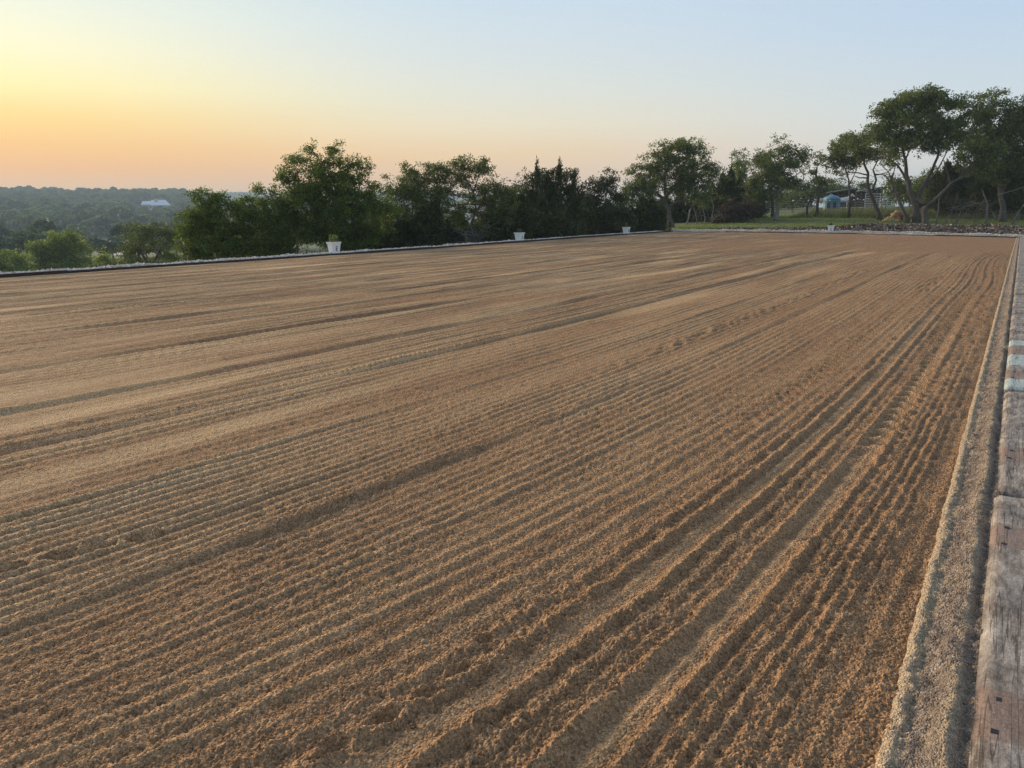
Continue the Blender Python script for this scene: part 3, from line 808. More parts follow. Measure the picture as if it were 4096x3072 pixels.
def mound(path, width, hgt, name):
    path = np.array(path, float)
    seg = np.linalg.norm(np.diff(path, axis=0), axis=1).sum()
    t = np.linspace(0, 1, int(seg/0.25)); P_ = np.stack([np.interp(t, np.linspace(0, 1, len(path)), path[:, k]) for k in (0, 1)], -1)
    d = np.gradient(P_, axis=0); d /= np.linalg.norm(d, axis=1, keepdims=True); nn = np.stack([-d[:, 1], d[:, 0]], -1)
    lat = np.linspace(0, 1, 7)
    V = P_[:, None, :]+nn[:, None, :]*(lat*width+0.015)[None, :, None]
    z = far_sag(V[..., 0], V[..., 1]) + hgt*np.sin(np.clip(lat*0.94+0.06, 0, 1)*math.pi)[None]**0.8*(0.75+0.5*pn(t*seg/1.1, t*0, 97))[:, None] - 0.03
    z[:, -1] -= 0.3
    v = np.concatenate([V, z[..., None]], -1).reshape(-1, 3)
    nr, nc = len(t), 7
    i = np.arange(nr-1)[:, None]*nc; j = np.arange(nc-1)[None, :]
    f = np.stack([i+j, i+nc+j, i+nc+j+1, i+j+1], -1).reshape(-1, 4)
    return tag(link(name, mesh_np(name, v, f), M['limestone']), kind='structure')
LP = [(-0.06, 12), (-0.06, 60.1)]
mound(LP, 0.75, 0.10, 'stone_bed')
stone_strip('stone_border', 'white broken limestone heaped along the left edge of the arena', LP, 0.75, 8500, 0.072, 0.115)
FP = [(-0.9, 60.12), (20.6, 60.12)]
mound(FP, 0.8, 0.19, 'stone_bed')
stone_strip('stone_border', 'pale broken limestone along the far end of the arena', FP, 0.8, 3000, 0.075, 0.20)

# ================================================================== letter planters
def letter_solid(ch, mb, w, h, dep):
    """stencil letter in the XZ plane, front at y = 0"""
    b = lambda x0, z0, x1, z1: mb.box((x0*w, -0.0015, z0*h), (x1*w, dep, z1*h))
    if ch == 'E':
        b(0.02, 0, 0.30, 1); b(0.38, 0.84, 0.95, 1); b(0.30, 0.43, 0.78, 0.60); b(0.38, 0, 0.95, 0.16)
    elif ch == 'C':
        b(0.04, 0.14, 0.32, 0.86); b(0.18, 0.84, 0.50, 1); b(0.60, 0.84, 0.95, 1); b(0.72, 0.68, 0.95, 0.86)
        b(0.18, 0, 0.50, 0.16); b(0.60, 0, 0.95, 0.16); b(0.72, 0.14, 0.95, 0.32)
    elif ch == 'S':
        b(0.06, 0.56, 0.34, 0.88); b(0.20, 0.85, 0.52, 1); b(0.60, 0.85, 0.94, 1); b(0.68, 0.72, 0.94, 0.86)
        b(0.20, 0.43, 0.80, 0.58); b(0.68, 0.14, 0.95, 0.45); b(0.50, 0, 0.84, 0.16); b(0.06, 0, 0.42, 0.16); b(0.06, 0.14, 0.30, 0.28)
    elif ch == 'H':
        b(0.04, 0, 0.32, 1); b(0.68, 0, 0.96, 1); b(0.40, 0.42, 0.60, 0.58)

def planter(ch, lab, loc, rz, plant):
    t = thing('planter', lab, 'planter', loc, rz, 'letter planters around the arena')
    wt, wb, h = 0.40, 0.28, 0.41
    mb = MB()
    a, b = wt/2-0.016, wb/2
    zr = h-0.075
    ar = b+(a-b)*zr/h
    mb.add([(-b, -b, 0), (b, -b, 0), (b, b, 0), (-b, b, 0), (-ar, -ar, zr), (ar, -ar, zr), (ar, ar, zr), (-ar, ar, zr)],
           [(0, 3, 2, 1), (0, 1, 5, 4), (1, 2, 6, 5), (2, 3, 7, 6), (3, 0, 4, 7)])
    mb.build('pot_body', M['white_resin'], t)
    mb = MB()
    o0, o1, i1 = ar+0.014, wt/2+0.004, wt/2-0.022
    v = []
    for r_, z_ in ((ar, zr-0.001), (o0, zr-0.001), (o1, h), (i1, h), (i1-0.02, h-0.08)):
        v += [(-r_, -r_, z_), (r_, -r_, z_), (r_, r_, z_), (-r_, r_, z_)]
    f = []
    for k in range(4):
        f += [(k*4+q, k*4+(q+1) % 4, k*4+4+(q+1) % 4, k*4+4+q) for q in range(4)]
    mb.add(v, f); mb.build('rim', M['white_resin'], t)
    mb = MB(); r_ = i1-0.012; mb.box((-r_, -r_, h-0.10), (r_, r_, h-0.045)); mb.build('soil', M['soil'], t)
    mb = MB(); letter_solid(ch, mb, 0.085, 0.165, 0.004)
    lo = mb.build('letter', M['black_paint'], t)
    sl = math.atan2(a-b, h)
    zc = 0.085
    lo.location = (-0.02, -(b+(a-b)*zc/h)-0.002, zc)
    lo.rotation_euler = (sl, 0, 0)
    # plant
    leaves = []
    for (sx, sy, hh, nl, sp, dr) in plant:
        top = np.array([sx+random.uniform(-.02, .02), sy+random.uniform(-.02, .02), h+hh])
        MB().tube([(sx, sy, h-0.06), ((sx+top[0])/2+0.01, sy, h+hh*0.5), tuple(top)], [0.006, 0.005, 0.003], 5).build('stem', M['pot_leaf'], t)
        for q in range(nl):
            tt = random.uniform(0.1, 1.0)
            an = random.uniform(0, 6.28)
            c = np.array([sx, sy, h-0.02+hh*tt]); d = np.array([math.cos(an)*sp, math.sin(an)*sp, -dr+random.uniform(-.3, .5)*sp])
            L = random.uniform(0.55, 1.1)
            side = np.array([-math.sin(an), math.cos(an), 0])*0.030*(0.6+L*0.5)
            leaves.append(np.array([c, c+d*L*0.5+side, c+d*L, c+d*L*0.5-side]))
    lv = np.vstack(leaves)
    link('leaves', mesh_np('leaves', lv, np.arange(len(lv)).reshape(-1, 4), False), M['pot_leaf'], t)
    return t
zE = lambda x, y: float(far_sag(x, y))+0.02
PL_E = [(-0.13, -0.02, 0.30, 44, 0.095, 0.06), (0.03, 0.02, 0.29, 36, 0.10, 0.07), (0.10, -0.03, 0.19, 30, 0.10, 0.06), (0.15, 0.03, 0.25, 36, 0.095, 0.05)]
PL_S = [(random.uniform(-.12, .12), random.uniform(-.1, .1), random.uniform(.09, .20), 20, 0.10, 0.0) for q in range(9)]
PL_H = [(random.uniform(-.08, .08), random.uniform(-.06, .06), random.uniform(.16, .30), 30, 0.085, -0.02) for q in range(8)]
PL_C = [(random.uniform(-.13, .13), random.uniform(-.1, .1), random.uniform(.08, .20), 22, 0.10, 0.0) for q in range(10)]
planter('E', 'white square planter marked E with two leggy green plants', (-0.36, 30.0, zE(0, 30)+0.03), math.radians(78), PL_E)
planter('S', 'white square planter marked S with a low leafy clump', (-0.36, 42.0, zE(0, 42)+0.03), math.radians(86), PL_S)
planter('H', 'white square planter with a round bush beside the leaning oak', (-0.36, 54.0, zE(0, 54)+0.03), math.radians(90), PL_H)
planter('C', 'white square planter marked C in front of the litter bank', (10.45, 60.5, zE(10.4, 60)+0.03), math.radians(8), PL_C)

# pebbles and clods lying on the sand
def blob(name, x, y, s, mat, lab, squash=0.6):
    b = MB()
    th = np.linspace(0, 2*math.pi, 9)[:-1]
    v = [(0, 0, squash)]
    for z_, r_ in ((0.6*squash, 0.65), (0.0, 1.0), (-0.6*squash, 0.6)):
        v += [(r_*math.cos(a)*random.uniform(.8, 1.2), r_*math.sin(a)*random.uniform(.7, 1.1), z_*random.uniform(.8, 1.2)) for a in th]
    f = [(0, 1+k, 1+(k+1) % 8) for k in range(8)]
    for rr_ in range(2):
        f += [(1+rr_*8+k, 9+rr_*8+k, 9+rr_*8+(k+1) % 8, 1+rr_*8+(k+1) % 8) for k in range(8)]
    b.add(np.array(v)*s, f)
    z0 = float(sand_h(np.array([x]), np.array([y]), 1)[0][0])
    o = b.build(name, mat, None, (x, y, z0+0.25*s), True)
    o.rotation_euler = (0, 0, random.uniform(0, 6))
    return tag(o, lab, 'pebble' if name == 'pebble' else 'clod', 'loose pebbles on the sand' if name == 'pebble' else None)
for (x_, y_, s_, lab_) in ((19.06, 13.60, 0.011, 'pale upright pebble on a sand ridge near the middle of the foreground'),
                           (19.09, 13.17, 0.009, 'small grey white pebble low in the foreground beside the scuffed prints'),
                           (18.40, 13.75, 0.009, 'tan pebble alone on the raked sand left of the scuffed prints'),
                           (18.85, 13.42, 0.010, 'tan pebble half sunk above the row of scuffed prints')):
    blob('pebble', x_, y_, s_, M['pebble'], lab_, 0.75)
blob('sand_clod', 18.955, 12.945, 0.017, M['sand'], 'lump of packed sand at the bottom edge beside a smaller lump', 0.75)
blob('sand_clod', 18.925, 12.955, 0.011, M['sand'], 'smaller lump of sand left of the packed lump at the bottom edge', 0.75)
blob('sand_clod', 19.06, 13.145, 0.010, M['sand'], 'crumbly sand lump between the scuffed prints and a pale pebble', 0.75)

# ================================================================== trees
def ground_z(x, y):
    return float(terrain(np.array([x]), np.array([y]))[0])

def leaf_quads(c, size, n_dir=None, aspect=0.5, up=0.0):
    """diamond leaves at points c; random facing"""
    n = len(c)
    d = rng.normal(size=(n, 3)); d[:, 2] += up
    if n_dir is not None:
        d = d*0.55 + n_dir
    d /= np.linalg.norm(d, axis=1, keepdims=True)
    q = rng.normal(size=(n, 3))
    s = np.cross(d, q); s /= np.maximum(np.linalg.norm(s, axis=1, keepdims=True), 1e-6)
    L = (size*rng.uniform(0.6, 1.3, n))[:, None]
    v = np.stack([c-d*L*0.5-s*L*aspect*0.55, c-d*L*0.3+s*L*aspect*0.75, c+d*L*0.6], 1)
    return v.reshape(-1, 3)

def wander(a, b, n, amp):
    t = np.linspace(0, 1, n)[:, None]
    p = a+(b-a)*t
    L = np.linalg.norm(b-a)
    k = rng.normal(size=(n, 3))*amp*L
    k[0] = 0; k[-1] = 0
    k = (k+np.roll(k, 1, 0))/2
    k[0] = 0; k[-1] = 0
    return p+k

def build_tree(name, label, cat, group, D, base_u, stems, lobes, leaf='oak_leaf', leaf_size=0.10, per=26, sig=0.17,
               bark='bark', dens=1.0, twig=0.010, base_z=None, up=0.0, depth=0.8, bare=0):
    """stems: list of (list of (u, v, dd), r0, r1); lobes: (u, v, ru, rv, dd, density)"""
    b0 = at(base_u, 900, D)
    gz_ = ground_z(b0[0], b0[1]) if base_z is None else base_z
    org = np.array([b0[0], b0[1], gz_-0.05])
    P_ = lambda u, v, dd=0.0: at(u, v, D+dd)-org
    wood = MB(); forks = []
    for pts, ra, rb in stems:
        pl = [P_(*q) for q in pts]
        if pts[0][1] is None or pts[0][1] > 5000:
            pass
        pl = np.array(pl)
        if len(pl) > 1:
            # resample with a slight wander
            seg = [wander(pl[k], pl[k+1], 4, 0.035)[:-1] for k in range(len(pl)-1)]+[pl[-1:]]
            pl = np.vstack(seg)
        rr_ = np.linspace(ra, rb, len(pl))
        if pl[0][2] < 0.6:
            pl[0][2] = min(pl[0][2], 0.0)-0.05
            rr_[0] *= 1.45; rr_[1] *= 1.08
        wood.tube(pl, rr_, 8)
        forks += [(pl[k], rr_[k]) for k in range(len(pl)//2, len(pl))]
    fpos = np.array([f_[0] for f_ in forks]); frad = np.array([f_[1] for f_ in forks])
    leaves = []
    for lo in lobes:
        u, v, ru, rv = lo[:4]
        dd = lo[4] if len(lo) > 4 else 0.0
        dn = (lo[5] if len(lo) > 5 else 1.0)*dens
        c = P_(u, v, dd)
        rx, rz_ = ru*D/FPX, rv*D/FPX
        ryd = rx*depth
        # limb from the nearest fork below
        score = np.linalg.norm(fpos-c, axis=1)+2.0*np.maximum(0, fpos[:, 2]-c[2]+0.2)
        k = int(np.argmin(score))
        limb = wander(fpos[k], c-np.array([0, 0, rz_*0.25]), 5, 0.07)
        wood.tube(limb, np.linspace(max(frad[k]*0.62, 0.02), 0.014, 5), 5, cap=False)
        n = max(8, int(dn*21.0*(rx*rz_+rx*ryd+ryd*rz_)/0.55*(0.17/sig)**1.5))
        ns = max(5, n//7)
        d = rng.normal(size=(ns, 3)); d /= np.linalg.norm(d, axis=1, keepdims=True)
        rad = rng.uniform(0.10, 1.0, ns)**0.45*(0.72+0.5*rng.random(ns))
        sc_ = c+d*rad[:, None]*np.array([rx, ryd, rz_])
        a = sc_[rng.integers(0, ns, n)]+rng.normal(size=(n, 3))*sig*np.array([1.5, 1.5, 0.85])
        # twigs
        for q in rng.choice(n, min(n, 14), replace=False):
            s0 = limb[rng.integers(2, 5)]
            wood.tube(wander(s0, a[q], 4, 0.08), np.linspace(twig, 0.004, 4), 4, cap=False)
        m_ = rng.poisson(per, n)
        cc = np.repeat(a, m_, axis=0)+rng.normal(size=(m_.sum(), 3))*sig*np.array([0.8, 0.8, 0.55])
        leaves.append(leaf_quads(cc, leaf_size, up=up))
    for q in range(bare):
        k = rng.integers(0, len(fpos)); s0 = fpos[k]*rng.uniform(0.25, 1.0)
        e_ = s0+rng.normal(size=3)*np.array([1.0, 1.0, 0.7])*rng.uniform(0.4, 1.1)+np.array([0, 0, 0.15])
        wood.tube(wander(s0, e_, 5, 0.10), np.linspace(0.014, 0.004, 5), 4, cap=False)
    t = thing(name, label, cat, tuple(org), 0, group)
    wood.build('trunk', M[bark], t, None, True)
    if leaves:
        lv = np.vstack(leaves)
        link('crown', mesh_np('crown', lv, np.arange(len(lv)).reshape(-1, 3), False), M[leaf], t)
    return t

def build_cedar(name, label, cat, group, D, base_u, spires, vb, leaf='cedar_leaf', per=1.0, dead=10, base_z=None, size=0.16):
    """spires: (u, vtop, half width px, dd) down to the shared foot vb"""
    b0 = at(base_u, 900, D)
    gz_ = ground_z(b0[0], b0[1]) if base_z is None else base_z
    org = np.array([b0[0], b0[1], gz_-0.05])
    P_ = lambda u, v, dd=0.0: at(u, v, D+dd)-org
    wood = MB(); L = []
    for sp in spires:
        u, vt, hw = sp[:3]; dd = sp[3] if len(sp) > 3 else 0.0
        top = P_(u, vt, dd); foot = P_(u+(base_u-u)*0.35, vb, dd*0.6)
        H = top[2]-foot[2]; w_ = hw*D/FPX
        wood.tube(wander(np.array([foot[0]*0.6, foot[1]*0.6, -0.05]), foot+(top-foot)*0.86, 6, 0.03), np.linspace(0.075, 0.012, 6), 6)
        nb_ = int(per*60*H*max(w_, 0.3)/0.5)
        t_ = rng.uniform(0.0, 0.97, nb_)**0.9
        R_ = w_*np.clip((1-t_)**0.85*1.7, 0.04, 1.35)*np.where(t_ < 0.10, 0.65+t_*3.5, 1.0)
        an = rng.uniform(0, 2*math.pi, nb_)
        R_ = R_*(0.75+0.35*np.sin(an*3+t_*9+u)+0.25*rng.random(nb_))
        axis = foot[None]+(top-foot)[None]*t_[:, None]
        out = np.stack([np.cos(an), np.sin(an), rng.uniform(0.1, 0.9, nb_)], -1)
        m_ = rng.poisson(20, nb_)
        k_ = rng.uniform(0.25, 1.08, m_.sum())**0.8
        dirs = np.repeat(out*0.8+np.array([0, 0, 0.7]), m_, axis=0)
        cc = np.repeat(axis, m_, axis=0)+np.repeat(out*R_[:, None], m_, axis=0)*k_[:, None]+rng.normal(size=(m_.sum(), 3))*np.array([0.075, 0.075, 0.085])
        L.append(leaf_quads(cc, size, dirs*1.3, aspect=0.36))
        # pointed sprays on the tip
        tip = top[None]+rng.normal(size=(60, 3))*np.array([0.05, 0.05, 0.16])
        L.append(leaf_quads(tip, size, np.tile([[0, 0, 2.0]], (60, 1)), aspect=0.3))
        for q in range(dead):
            k = rng.uniform(0.02, 0.5)
            s0 = foot+(top-foot)*k; an_ = rng.uniform(0, 6.28)
            e_ = s0+np.array([math.cos(an_), math.sin(an_), rng.uniform(-0.1, 0.8)])*w_*rng.uniform(0.8, 1.5)
            wood.tube(wander(s0, e_, 5, 0.10), np.linspace(0.016, 0.004, 5), 4, cap=False)
    t = thing(name, label, cat, tuple(org), 0, group)
    wood.build('trunk', M['pale_bark'], t, None, True)
    lv = np.vstack(L)
    link('crown', mesh_np('crown', lv, np.arange(len(lv)).reshape(-1, 3), False), M[leaf], t)
    return t

G1 = 'trees behind the left stone border'
G2 = 'trees beyond the far end of the arena'
GV = 'trees down the slope on the left'
# ---- down the slope, left
build_tree('leafy_tree', 'pale green rounded tree down the slope at the far left', 'tree', GV, 92, 240, [([(240, 1180, 0), (245, 1050, 0)], 0.16, 0.09)],
           [(262, 955, 46, 22), (215, 975, 40, 26), (300, 985, 36, 24), (180, 1015, 46, 30), (250, 1015, 50, 32), (315, 1025, 40, 34), (142, 985, 22, 26), (150, 1040, 40, 26), (230, 1065, 80, 32), (320, 1070, 40, 28)], 'pale_leaf', 0.20, 20, 0.26)
build_tree('leafy_tree', 'low pale green tree cut by the left picture edge', 'tree', GV, 88, 40, [([(40, 1190, 0), (40, 1090, 0)], 0.14, 0.08)],
           [(60, 1030, 40, 26), (20, 1065, 55, 34), (80, 1075, 60, 30), (-30, 1050, 50, 40)], 'pale_leaf', 0.20, 18, 0.26)
build_tree('live_oak', 'dark spreading oak with visible limbs down the slope behind the stones', 'tree', GV, 60, 600,
           [([(600, 1170, 0), (596, 1060, 0), (560, 1000, 0)], 0.15, 0.07), ([(598, 1080, 0), (640, 1000, 0), (670, 960, 0)], 0.11, 0.05)],
           [(560, 935, 55, 30), (640, 925, 55, 28), (690, 955, 45, 35), (520, 985, 50, 35), (600, 990, 60, 30, 0.5, 0.6), (690, 1010, 50, 35), (520, 1045, 45, 25), (640, 1050, 60, 20, 0, 0.5)], 'oak_leaf', 0.13, 22, 0.2)
build_tree('leafy_shrub', 'small light green shrub left of the dark spreading oak', 'shrub', GV, 54, 445, [([(445, 1120, 0), (445, 1060, 0)], 0.05, 0.03)],
           [(430, 1035, 24, 24), (460, 1050, 28, 24), (440, 1068, 40, 20)], 'pale_leaf', 0.13, 20, 0.15)
# ---- behind the left border
build_tree('bushy_tree', 'bushy dark green tree with yellowish sprigs right of the dark oak', 'tree', G1, 34.5, 900,
           [([(900, 1150, 0), (890, 1000, 0), (860, 900, 0)], 0.10, 0.05), ([(905, 1100, 0), (980, 960, 0)], 0.08, 0.04)],
           [(820, 850, 75, 55), (760, 920, 55, 80), (880, 880, 90, 60), (960, 870, 80, 55), (1050, 870, 75, 60), (850, 970, 110, 70), (980, 970, 110, 75), (780, 1010, 60, 50), (1070, 960, 60, 80), (900, 805, 80, 28, 0, 0.45), (1020, 805, 66, 30, 0, 0.5), (770, 790, 26, 26, 0, 0.35), (830, 790, 40, 24, 0, 0.4)],
           'elm_leaf', 0.085, 30, 0.12, dens=1.2)
build_tree('leafy_tree', 'tall leafy tree with airy top behind the planter marked E', 'tree', G1, 33.5, 1320,
           [([(1320, 1150, 0), (1315, 950, 0), (1290, 800, 0), (1250, 680, 0)], 0.12, 0.03), ([(1318, 1000, 0), (1390, 850, 0), (1440, 740, 0)], 0.09, 0.03), ([(1310, 930, 0), (1200, 820, 0), (1120, 720, 0)], 0.07, 0.02)],
           [(1330, 755, 110, 70), (1400, 800, 90, 70), (1230, 830, 120, 75), (1310, 860, 120, 80), (1430, 870, 90, 90), (1130, 880, 70, 80), (1210, 930, 110, 70), (1330, 950, 120, 60), (1450, 950, 80, 60), (1100, 970, 60, 60),
            (1115, 705, 62, 45, 0, 0.42), (1190, 665, 72, 45, 0, 0.42), (1245, 612, 44, 36, 0, 0.40), (1310, 625, 62, 36, 0, 0.40), (1345, 605, 36, 22, 0, 0.3), (1430, 690, 54, 50, 0, 0.6), (1490, 745, 44, 58, 0, 0.6), (1415, 655, 22, 26, 0, 0.3), (1210, 740, 100, 50, 0, 0.7), (1080, 790, 56, 44, 0, 0.6), (1500, 830, 44, 60, 0, 0.8), (1545, 880, 44, 64, 0.5), (1530, 800, 34, 40, 0.3, 0.8), (1060, 860, 50, 50, 0, 0.8), (1370, 690, 70, 40, 0, 0.6), (1270, 690, 70, 40, 0, 0.6)],
           'elm_leaf', 0.085, 30, 0.13, dens=1.2)
build_tree('leafy_tree', 'upright bushy tree between the airy tree and the domed thin crowned tree', 'tree', G1, 40, 1660,
           [([(1660, 1120, 0), (1655, 950, 0), (1650, 800, 0)], 0.10, 0.03)],
           [(1640, 730, 60, 55), (1605, 790, 60, 60), (1690, 700, 42, 50), (1700, 790, 70, 70), (1600, 880, 60, 60), (1690, 890, 90, 70), (1625, 690, 34, 36, 0, 0.7), (1715, 660, 22, 30, 0, 0.5), (1740, 850, 50, 60), (1750, 750, 40, 60), (1570, 840, 50, 60), (1555, 760, 30, 50, 0, 0.6)], 'oak_leaf', 0.10, 26, 0.15)
build_tree('thin_tree', 'thin crowned domed tree with leaning trunk and sky showing through', 'tree', G1, 39, 1850,
           [([(1850, 1100, 0), (1868, 930, 0), (1905, 850, 0), (1890, 760, 0), (1850, 700, 0)], 0.09, 0.02), ([(1905, 850, 0), (1950, 760, 0), (1975, 720, 0)], 0.05, 0.02), ([(1890, 800, 0), (1910, 720, 0), (1920, 690, 0)], 0.04, 0.015)],
           [(1790, 685, 52, 34), (1860, 664, 62, 26), (1940, 682, 56, 32), (1995, 725, 36, 42), (2020, 770, 26, 40), (1880, 745, 84, 54, 0, 0.75), (1920, 820, 60, 46, 0.8, 0.6), (1850, 880, 60, 50, 0.8, 0.8), (1950, 900, 60, 50, 0.8, 0.8), (1800, 760, 56, 50, 0, 0.8), (1970, 790, 60, 50, 0, 0.8), (1855, 640, 14, 20, 0, 0.4), (1935, 655, 14, 16, 0, 0.4), (1760, 720, 40, 40, 0, 0.8), (1820, 840, 60, 50, 0.5, 0.7), (2010, 850, 50, 50, 0.5), (2040, 800, 40, 45, 0.4), (1960, 850, 50, 40, 0.6), (1770, 800, 40, 50, 0.4)],
           'oak_leaf', 0.095, 24, 0.14, bare=14)
build_cedar('cedar_tree', 'dark cedar with ragged pointed tips behind the planter marked S', 'tree', G1, 44, 2200,
            [(2148, 655, 20), (2190, 705, 26, 0.4), (2238, 650, 20), (2298, 690, 18), (2100, 760, 40, 0.5), (2060, 800, 44), (2170, 780, 50, -0.5), (2315, 800, 40)], 1000, per=0.7)
build_tree('cedar_tree', 'rounded dark cedar mass low behind the ragged pointed cedar', 'tree', G1, 45.5, 2190, [([(2190, 1060, 0), (2190, 900, 0)], 0.1, 0.05)],
           [(2120, 745, 50, 50), (2180, 720, 50, 48), (2255, 725, 55, 50), (2120, 790, 60, 50), (2190, 770, 60, 50), (2260, 780, 60, 50), (2060, 790, 45, 45), (2310, 770, 40, 50, 0, 0.8), (2150, 850, 70, 50), (2250, 850, 70, 50), (2080, 840, 50, 50), (2310, 850, 50, 60)], 'cedar_leaf', 0.12, 26, 0.17, bare=20)
build_tree('cedar_tree', 'lower uneven cedar between the pointed cedar and the leaning oak', 'tree', G1, 48, 2400, [([(2400, 1050, 0), (2400, 880, 0)], 0.1, 0.05)],
           [(2440, 725, 30, 32, 0, 0.8), (2405, 750, 40, 34), (2360, 770, 38, 34), (2330, 800, 40, 34), (2450, 780, 45, 40), (2390, 820, 60, 45), (2460, 850, 50, 50), (2340, 870, 60, 50), (2420, 900, 70, 45), (2445, 692, 12, 20, 0, 0.5), (2370, 735, 12, 18, 0, 0.5)], 'cedar_leaf', 0.12, 26, 0.17, bare=24)
build_cedar('cedar_tree', 'short dense cedar filling the gap left of the thin crowned tree', 'tree', G1, 37.5, 1590,
            [(1545, 860, 60), (1610, 880, 60, -0.3), (1690, 840, 70), (1750, 800, 50), (1500, 930, 55, -0.4)], 1050)
build_cedar('cedar_tree', 'short dense cedar right of the thin crowned tree trunk', 'tree', G1, 40.5, 2020,
            [(1965, 800, 50), (2030, 770, 60), (2090, 780, 55, -0.2), (1990, 870, 55, -0.6)], 1030)
build_cedar('cedar_tree', 'low cedar at the foot of the airy tree right of the planter marked E', 'tree', G1, 35, 1480,
            [(1440, 900, 55), (1500, 880, 50), (1385, 950, 50, -0.2)], 1060)
build_tree('leafless_brush', 'grey leafless brush between the thin crowned tree and the planter marked S', 'brush', G1, 37, 1900,
           [([(1900, 1080, 0), (1890, 960, 0), (1960, 880, 0)], 0.03, 0.01), ([(1860, 1080, 0), (1870, 950, 0), (1800, 900, 0)], 0.025, 0.01), ([(1940, 1080, 0), (1930, 970, 0), (1880, 900, 0)], 0.025, 0.01)], [(1900, 950, 80, 40, 0, 0.12)], 'dead_leaf', 0.07, 8, 0.14, bare=46, bark='dead_wood')
build_cedar('cedar_tree', 'dark cedar standing behind the planter with the round bush', 'tree', G1, 52, 2560,
            [(2520, 830, 40), (2570, 790, 45), (2610, 800, 45), (2650, 830, 36)], 965)
for (u_, D_, sp_, vb_, lab_) in ((1800, 42, [(1760, 860, 45), (1800, 880, 45, -0.3), (1840, 850, 45)], 1040, 'low dark cedar behind the leaning thin trunk'),
                                (1930, 42, [(1900, 900, 50), (1960, 850, 50), (1930, 930, 50, -0.5)], 1030, 'squat dark cedar right behind the grey leafless brush'),
                                (2130, 42, [(2080, 860, 60), (2140, 850, 60), (2200, 870, 60, -0.3), (2260, 850, 60)], 1020, 'broad low cedar close behind the planter marked S'),
                                (2440, 50, [(2360, 820, 60), (2430, 810, 55), (2490, 830, 50), (2300, 840, 50)], 1000, 'broad low cedar left of the planter with the round bush'),
                                (2720, 68, [(2600, 800, 45), (2660, 790, 45), (2720, 780, 50), (2780, 775, 50), (2840, 770, 50)], 925, 'row of dark cedar growth in shade behind the leaning live oak'),
                                (1010, 37, [(940, 930, 60), (1010, 920, 60), (1080, 920, 60), (1150, 930, 60)], 1080, 'dark low cedar between the bushy tree and the airy tree'),
                                (2900, 72, [(2860, 790, 50), (2930, 770, 55), (3000, 770, 50), (3050, 800, 40)], 905, 'dark cedar growth behind the heap of cut brush'),
                                (3120, 104, [(3100, 800, 40), (3150, 790, 45), (3190, 790, 40)], 868, 'far dark cedar behind the lower white capped fence')):
    build_cedar('cedar_tree', lab_, 'tree', G1, D_, u_, sp_, vb_, dead=16)
# ---- far end
build_tree('live_oak', 'broad live oak leaning on a bare trunk at the far left corner', 'tree', G2, 58.5, 2690,
           [([(2694, 935, 0), (2672, 850, 0), (2655, 790, 0)], 0.26, 0.19), ([(2655, 795, 0), (2610, 760, 0), (2560, 740, 0)], 0.13, 0.05), ([(2658, 800, 0), (2700, 740, 0), (2760, 690, 0)], 0.14, 0.05), ([(2660, 780, 0), (2660, 700, 0), (2690, 630, 0)], 0.11, 0.04)],
           [(2720, 600, 72, 42), (2775, 575, 30, 26), (2640, 640, 62, 45), (2570, 690, 62, 48), (2700, 670, 90, 52), (2790, 660, 60, 55), (2620, 730, 80, 48), (2840, 710, 45, 50), (2530, 770, 55, 50), (2590, 800, 60, 40), (2720, 745, 80, 40, 0.5), (2800, 770, 55, 40), (2500, 810, 38, 38), (2650, 590, 26, 26, 0, 0.5), (2740, 720, 60, 40, 1.0)],
           'oak_leaf', 0.135, 24, 0.2, bare=10)
build_cedar('cedar_tree', 'dark cedar behind the live oak and the brush heap', 'tree', G2, 68, 2890,
            [(2850, 740, 34), (2890, 700, 40), (2925, 680, 34), (2960, 720, 36), (2870, 790, 50, -1)], 915, size=0.2)
build_tree('leafy_tree', 'pale pointed tree rising left of the grey trunked oak', 'tree', G2, 74, 2965,
           [([(2965, 900, 0), (2965, 700, 0)], 0.12, 0.05)], [(2958, 640, 26, 32, 0, 0.8), (2965, 690, 38, 40), (2980, 750, 50, 50), (2935, 760, 42, 50), (2955, 612, 12, 18, 0, 0.6)], 'elm_leaf', 0.17, 22, 0.24)
build_tree('dead_trunks', 'cluster of thin bare trunks between the live oak and the brush heap', 'dead tree', G2, 63, 2800,
           [([(2820, 930, 0), (2815, 850, 0), (2795, 775, 0)], 0.05, 0.025), ([(2845, 930, 0), (2855, 830, 0), (2840, 780, 0)], 0.05, 0.02), ([(2735, 930, 0), (2760, 840, 0), (2790, 790, 0)], 0.08, 0.04), ([(2830, 915, 0), (2860, 870, 0), (2890, 850, 0)], 0.05, 0.02), ([(2790, 930, 0), (2785, 870, 0), (2770, 800, 0)], 0.04, 0.02)],
           [(2800, 790, 70, 40, 0.5, 0.3)], 'oak_leaf', 0.13, 16, 0.22, bark='pale_bark', bare=26)
build_tree('oak_tree', 'slim oak with a pale grey trunk in front of the wire fence', 'tree', G2, 66, 3105,
           [([(3102, 888, 0), (3113, 820, 0), (3112, 740, 0), (3118, 670, 0)], 0.18, 0.06), ([(3113, 780, 0), (3160, 720, 0), (3200, 690, 0)], 0.07, 0.03), ([(3112, 760, 0), (3060, 700, 0)], 0.08, 0.03)],
           [(3060, 640, 55, 40), (3115, 615, 36, 36), (3118, 575, 14, 24, 0, 0.6), (3130, 665, 70, 40), (3190, 635, 38, 32), (3215, 615, 20, 22, 0, 0.7), (3040, 700, 50, 45), (3090, 725, 60, 40), (3150, 720, 50, 32, 0, 0.5), (3010, 760, 40, 40), (3070, 780, 45, 30)],
           'oak_leaf', 0.16, 22, 0.22, bark='pale_bark', bare=12)
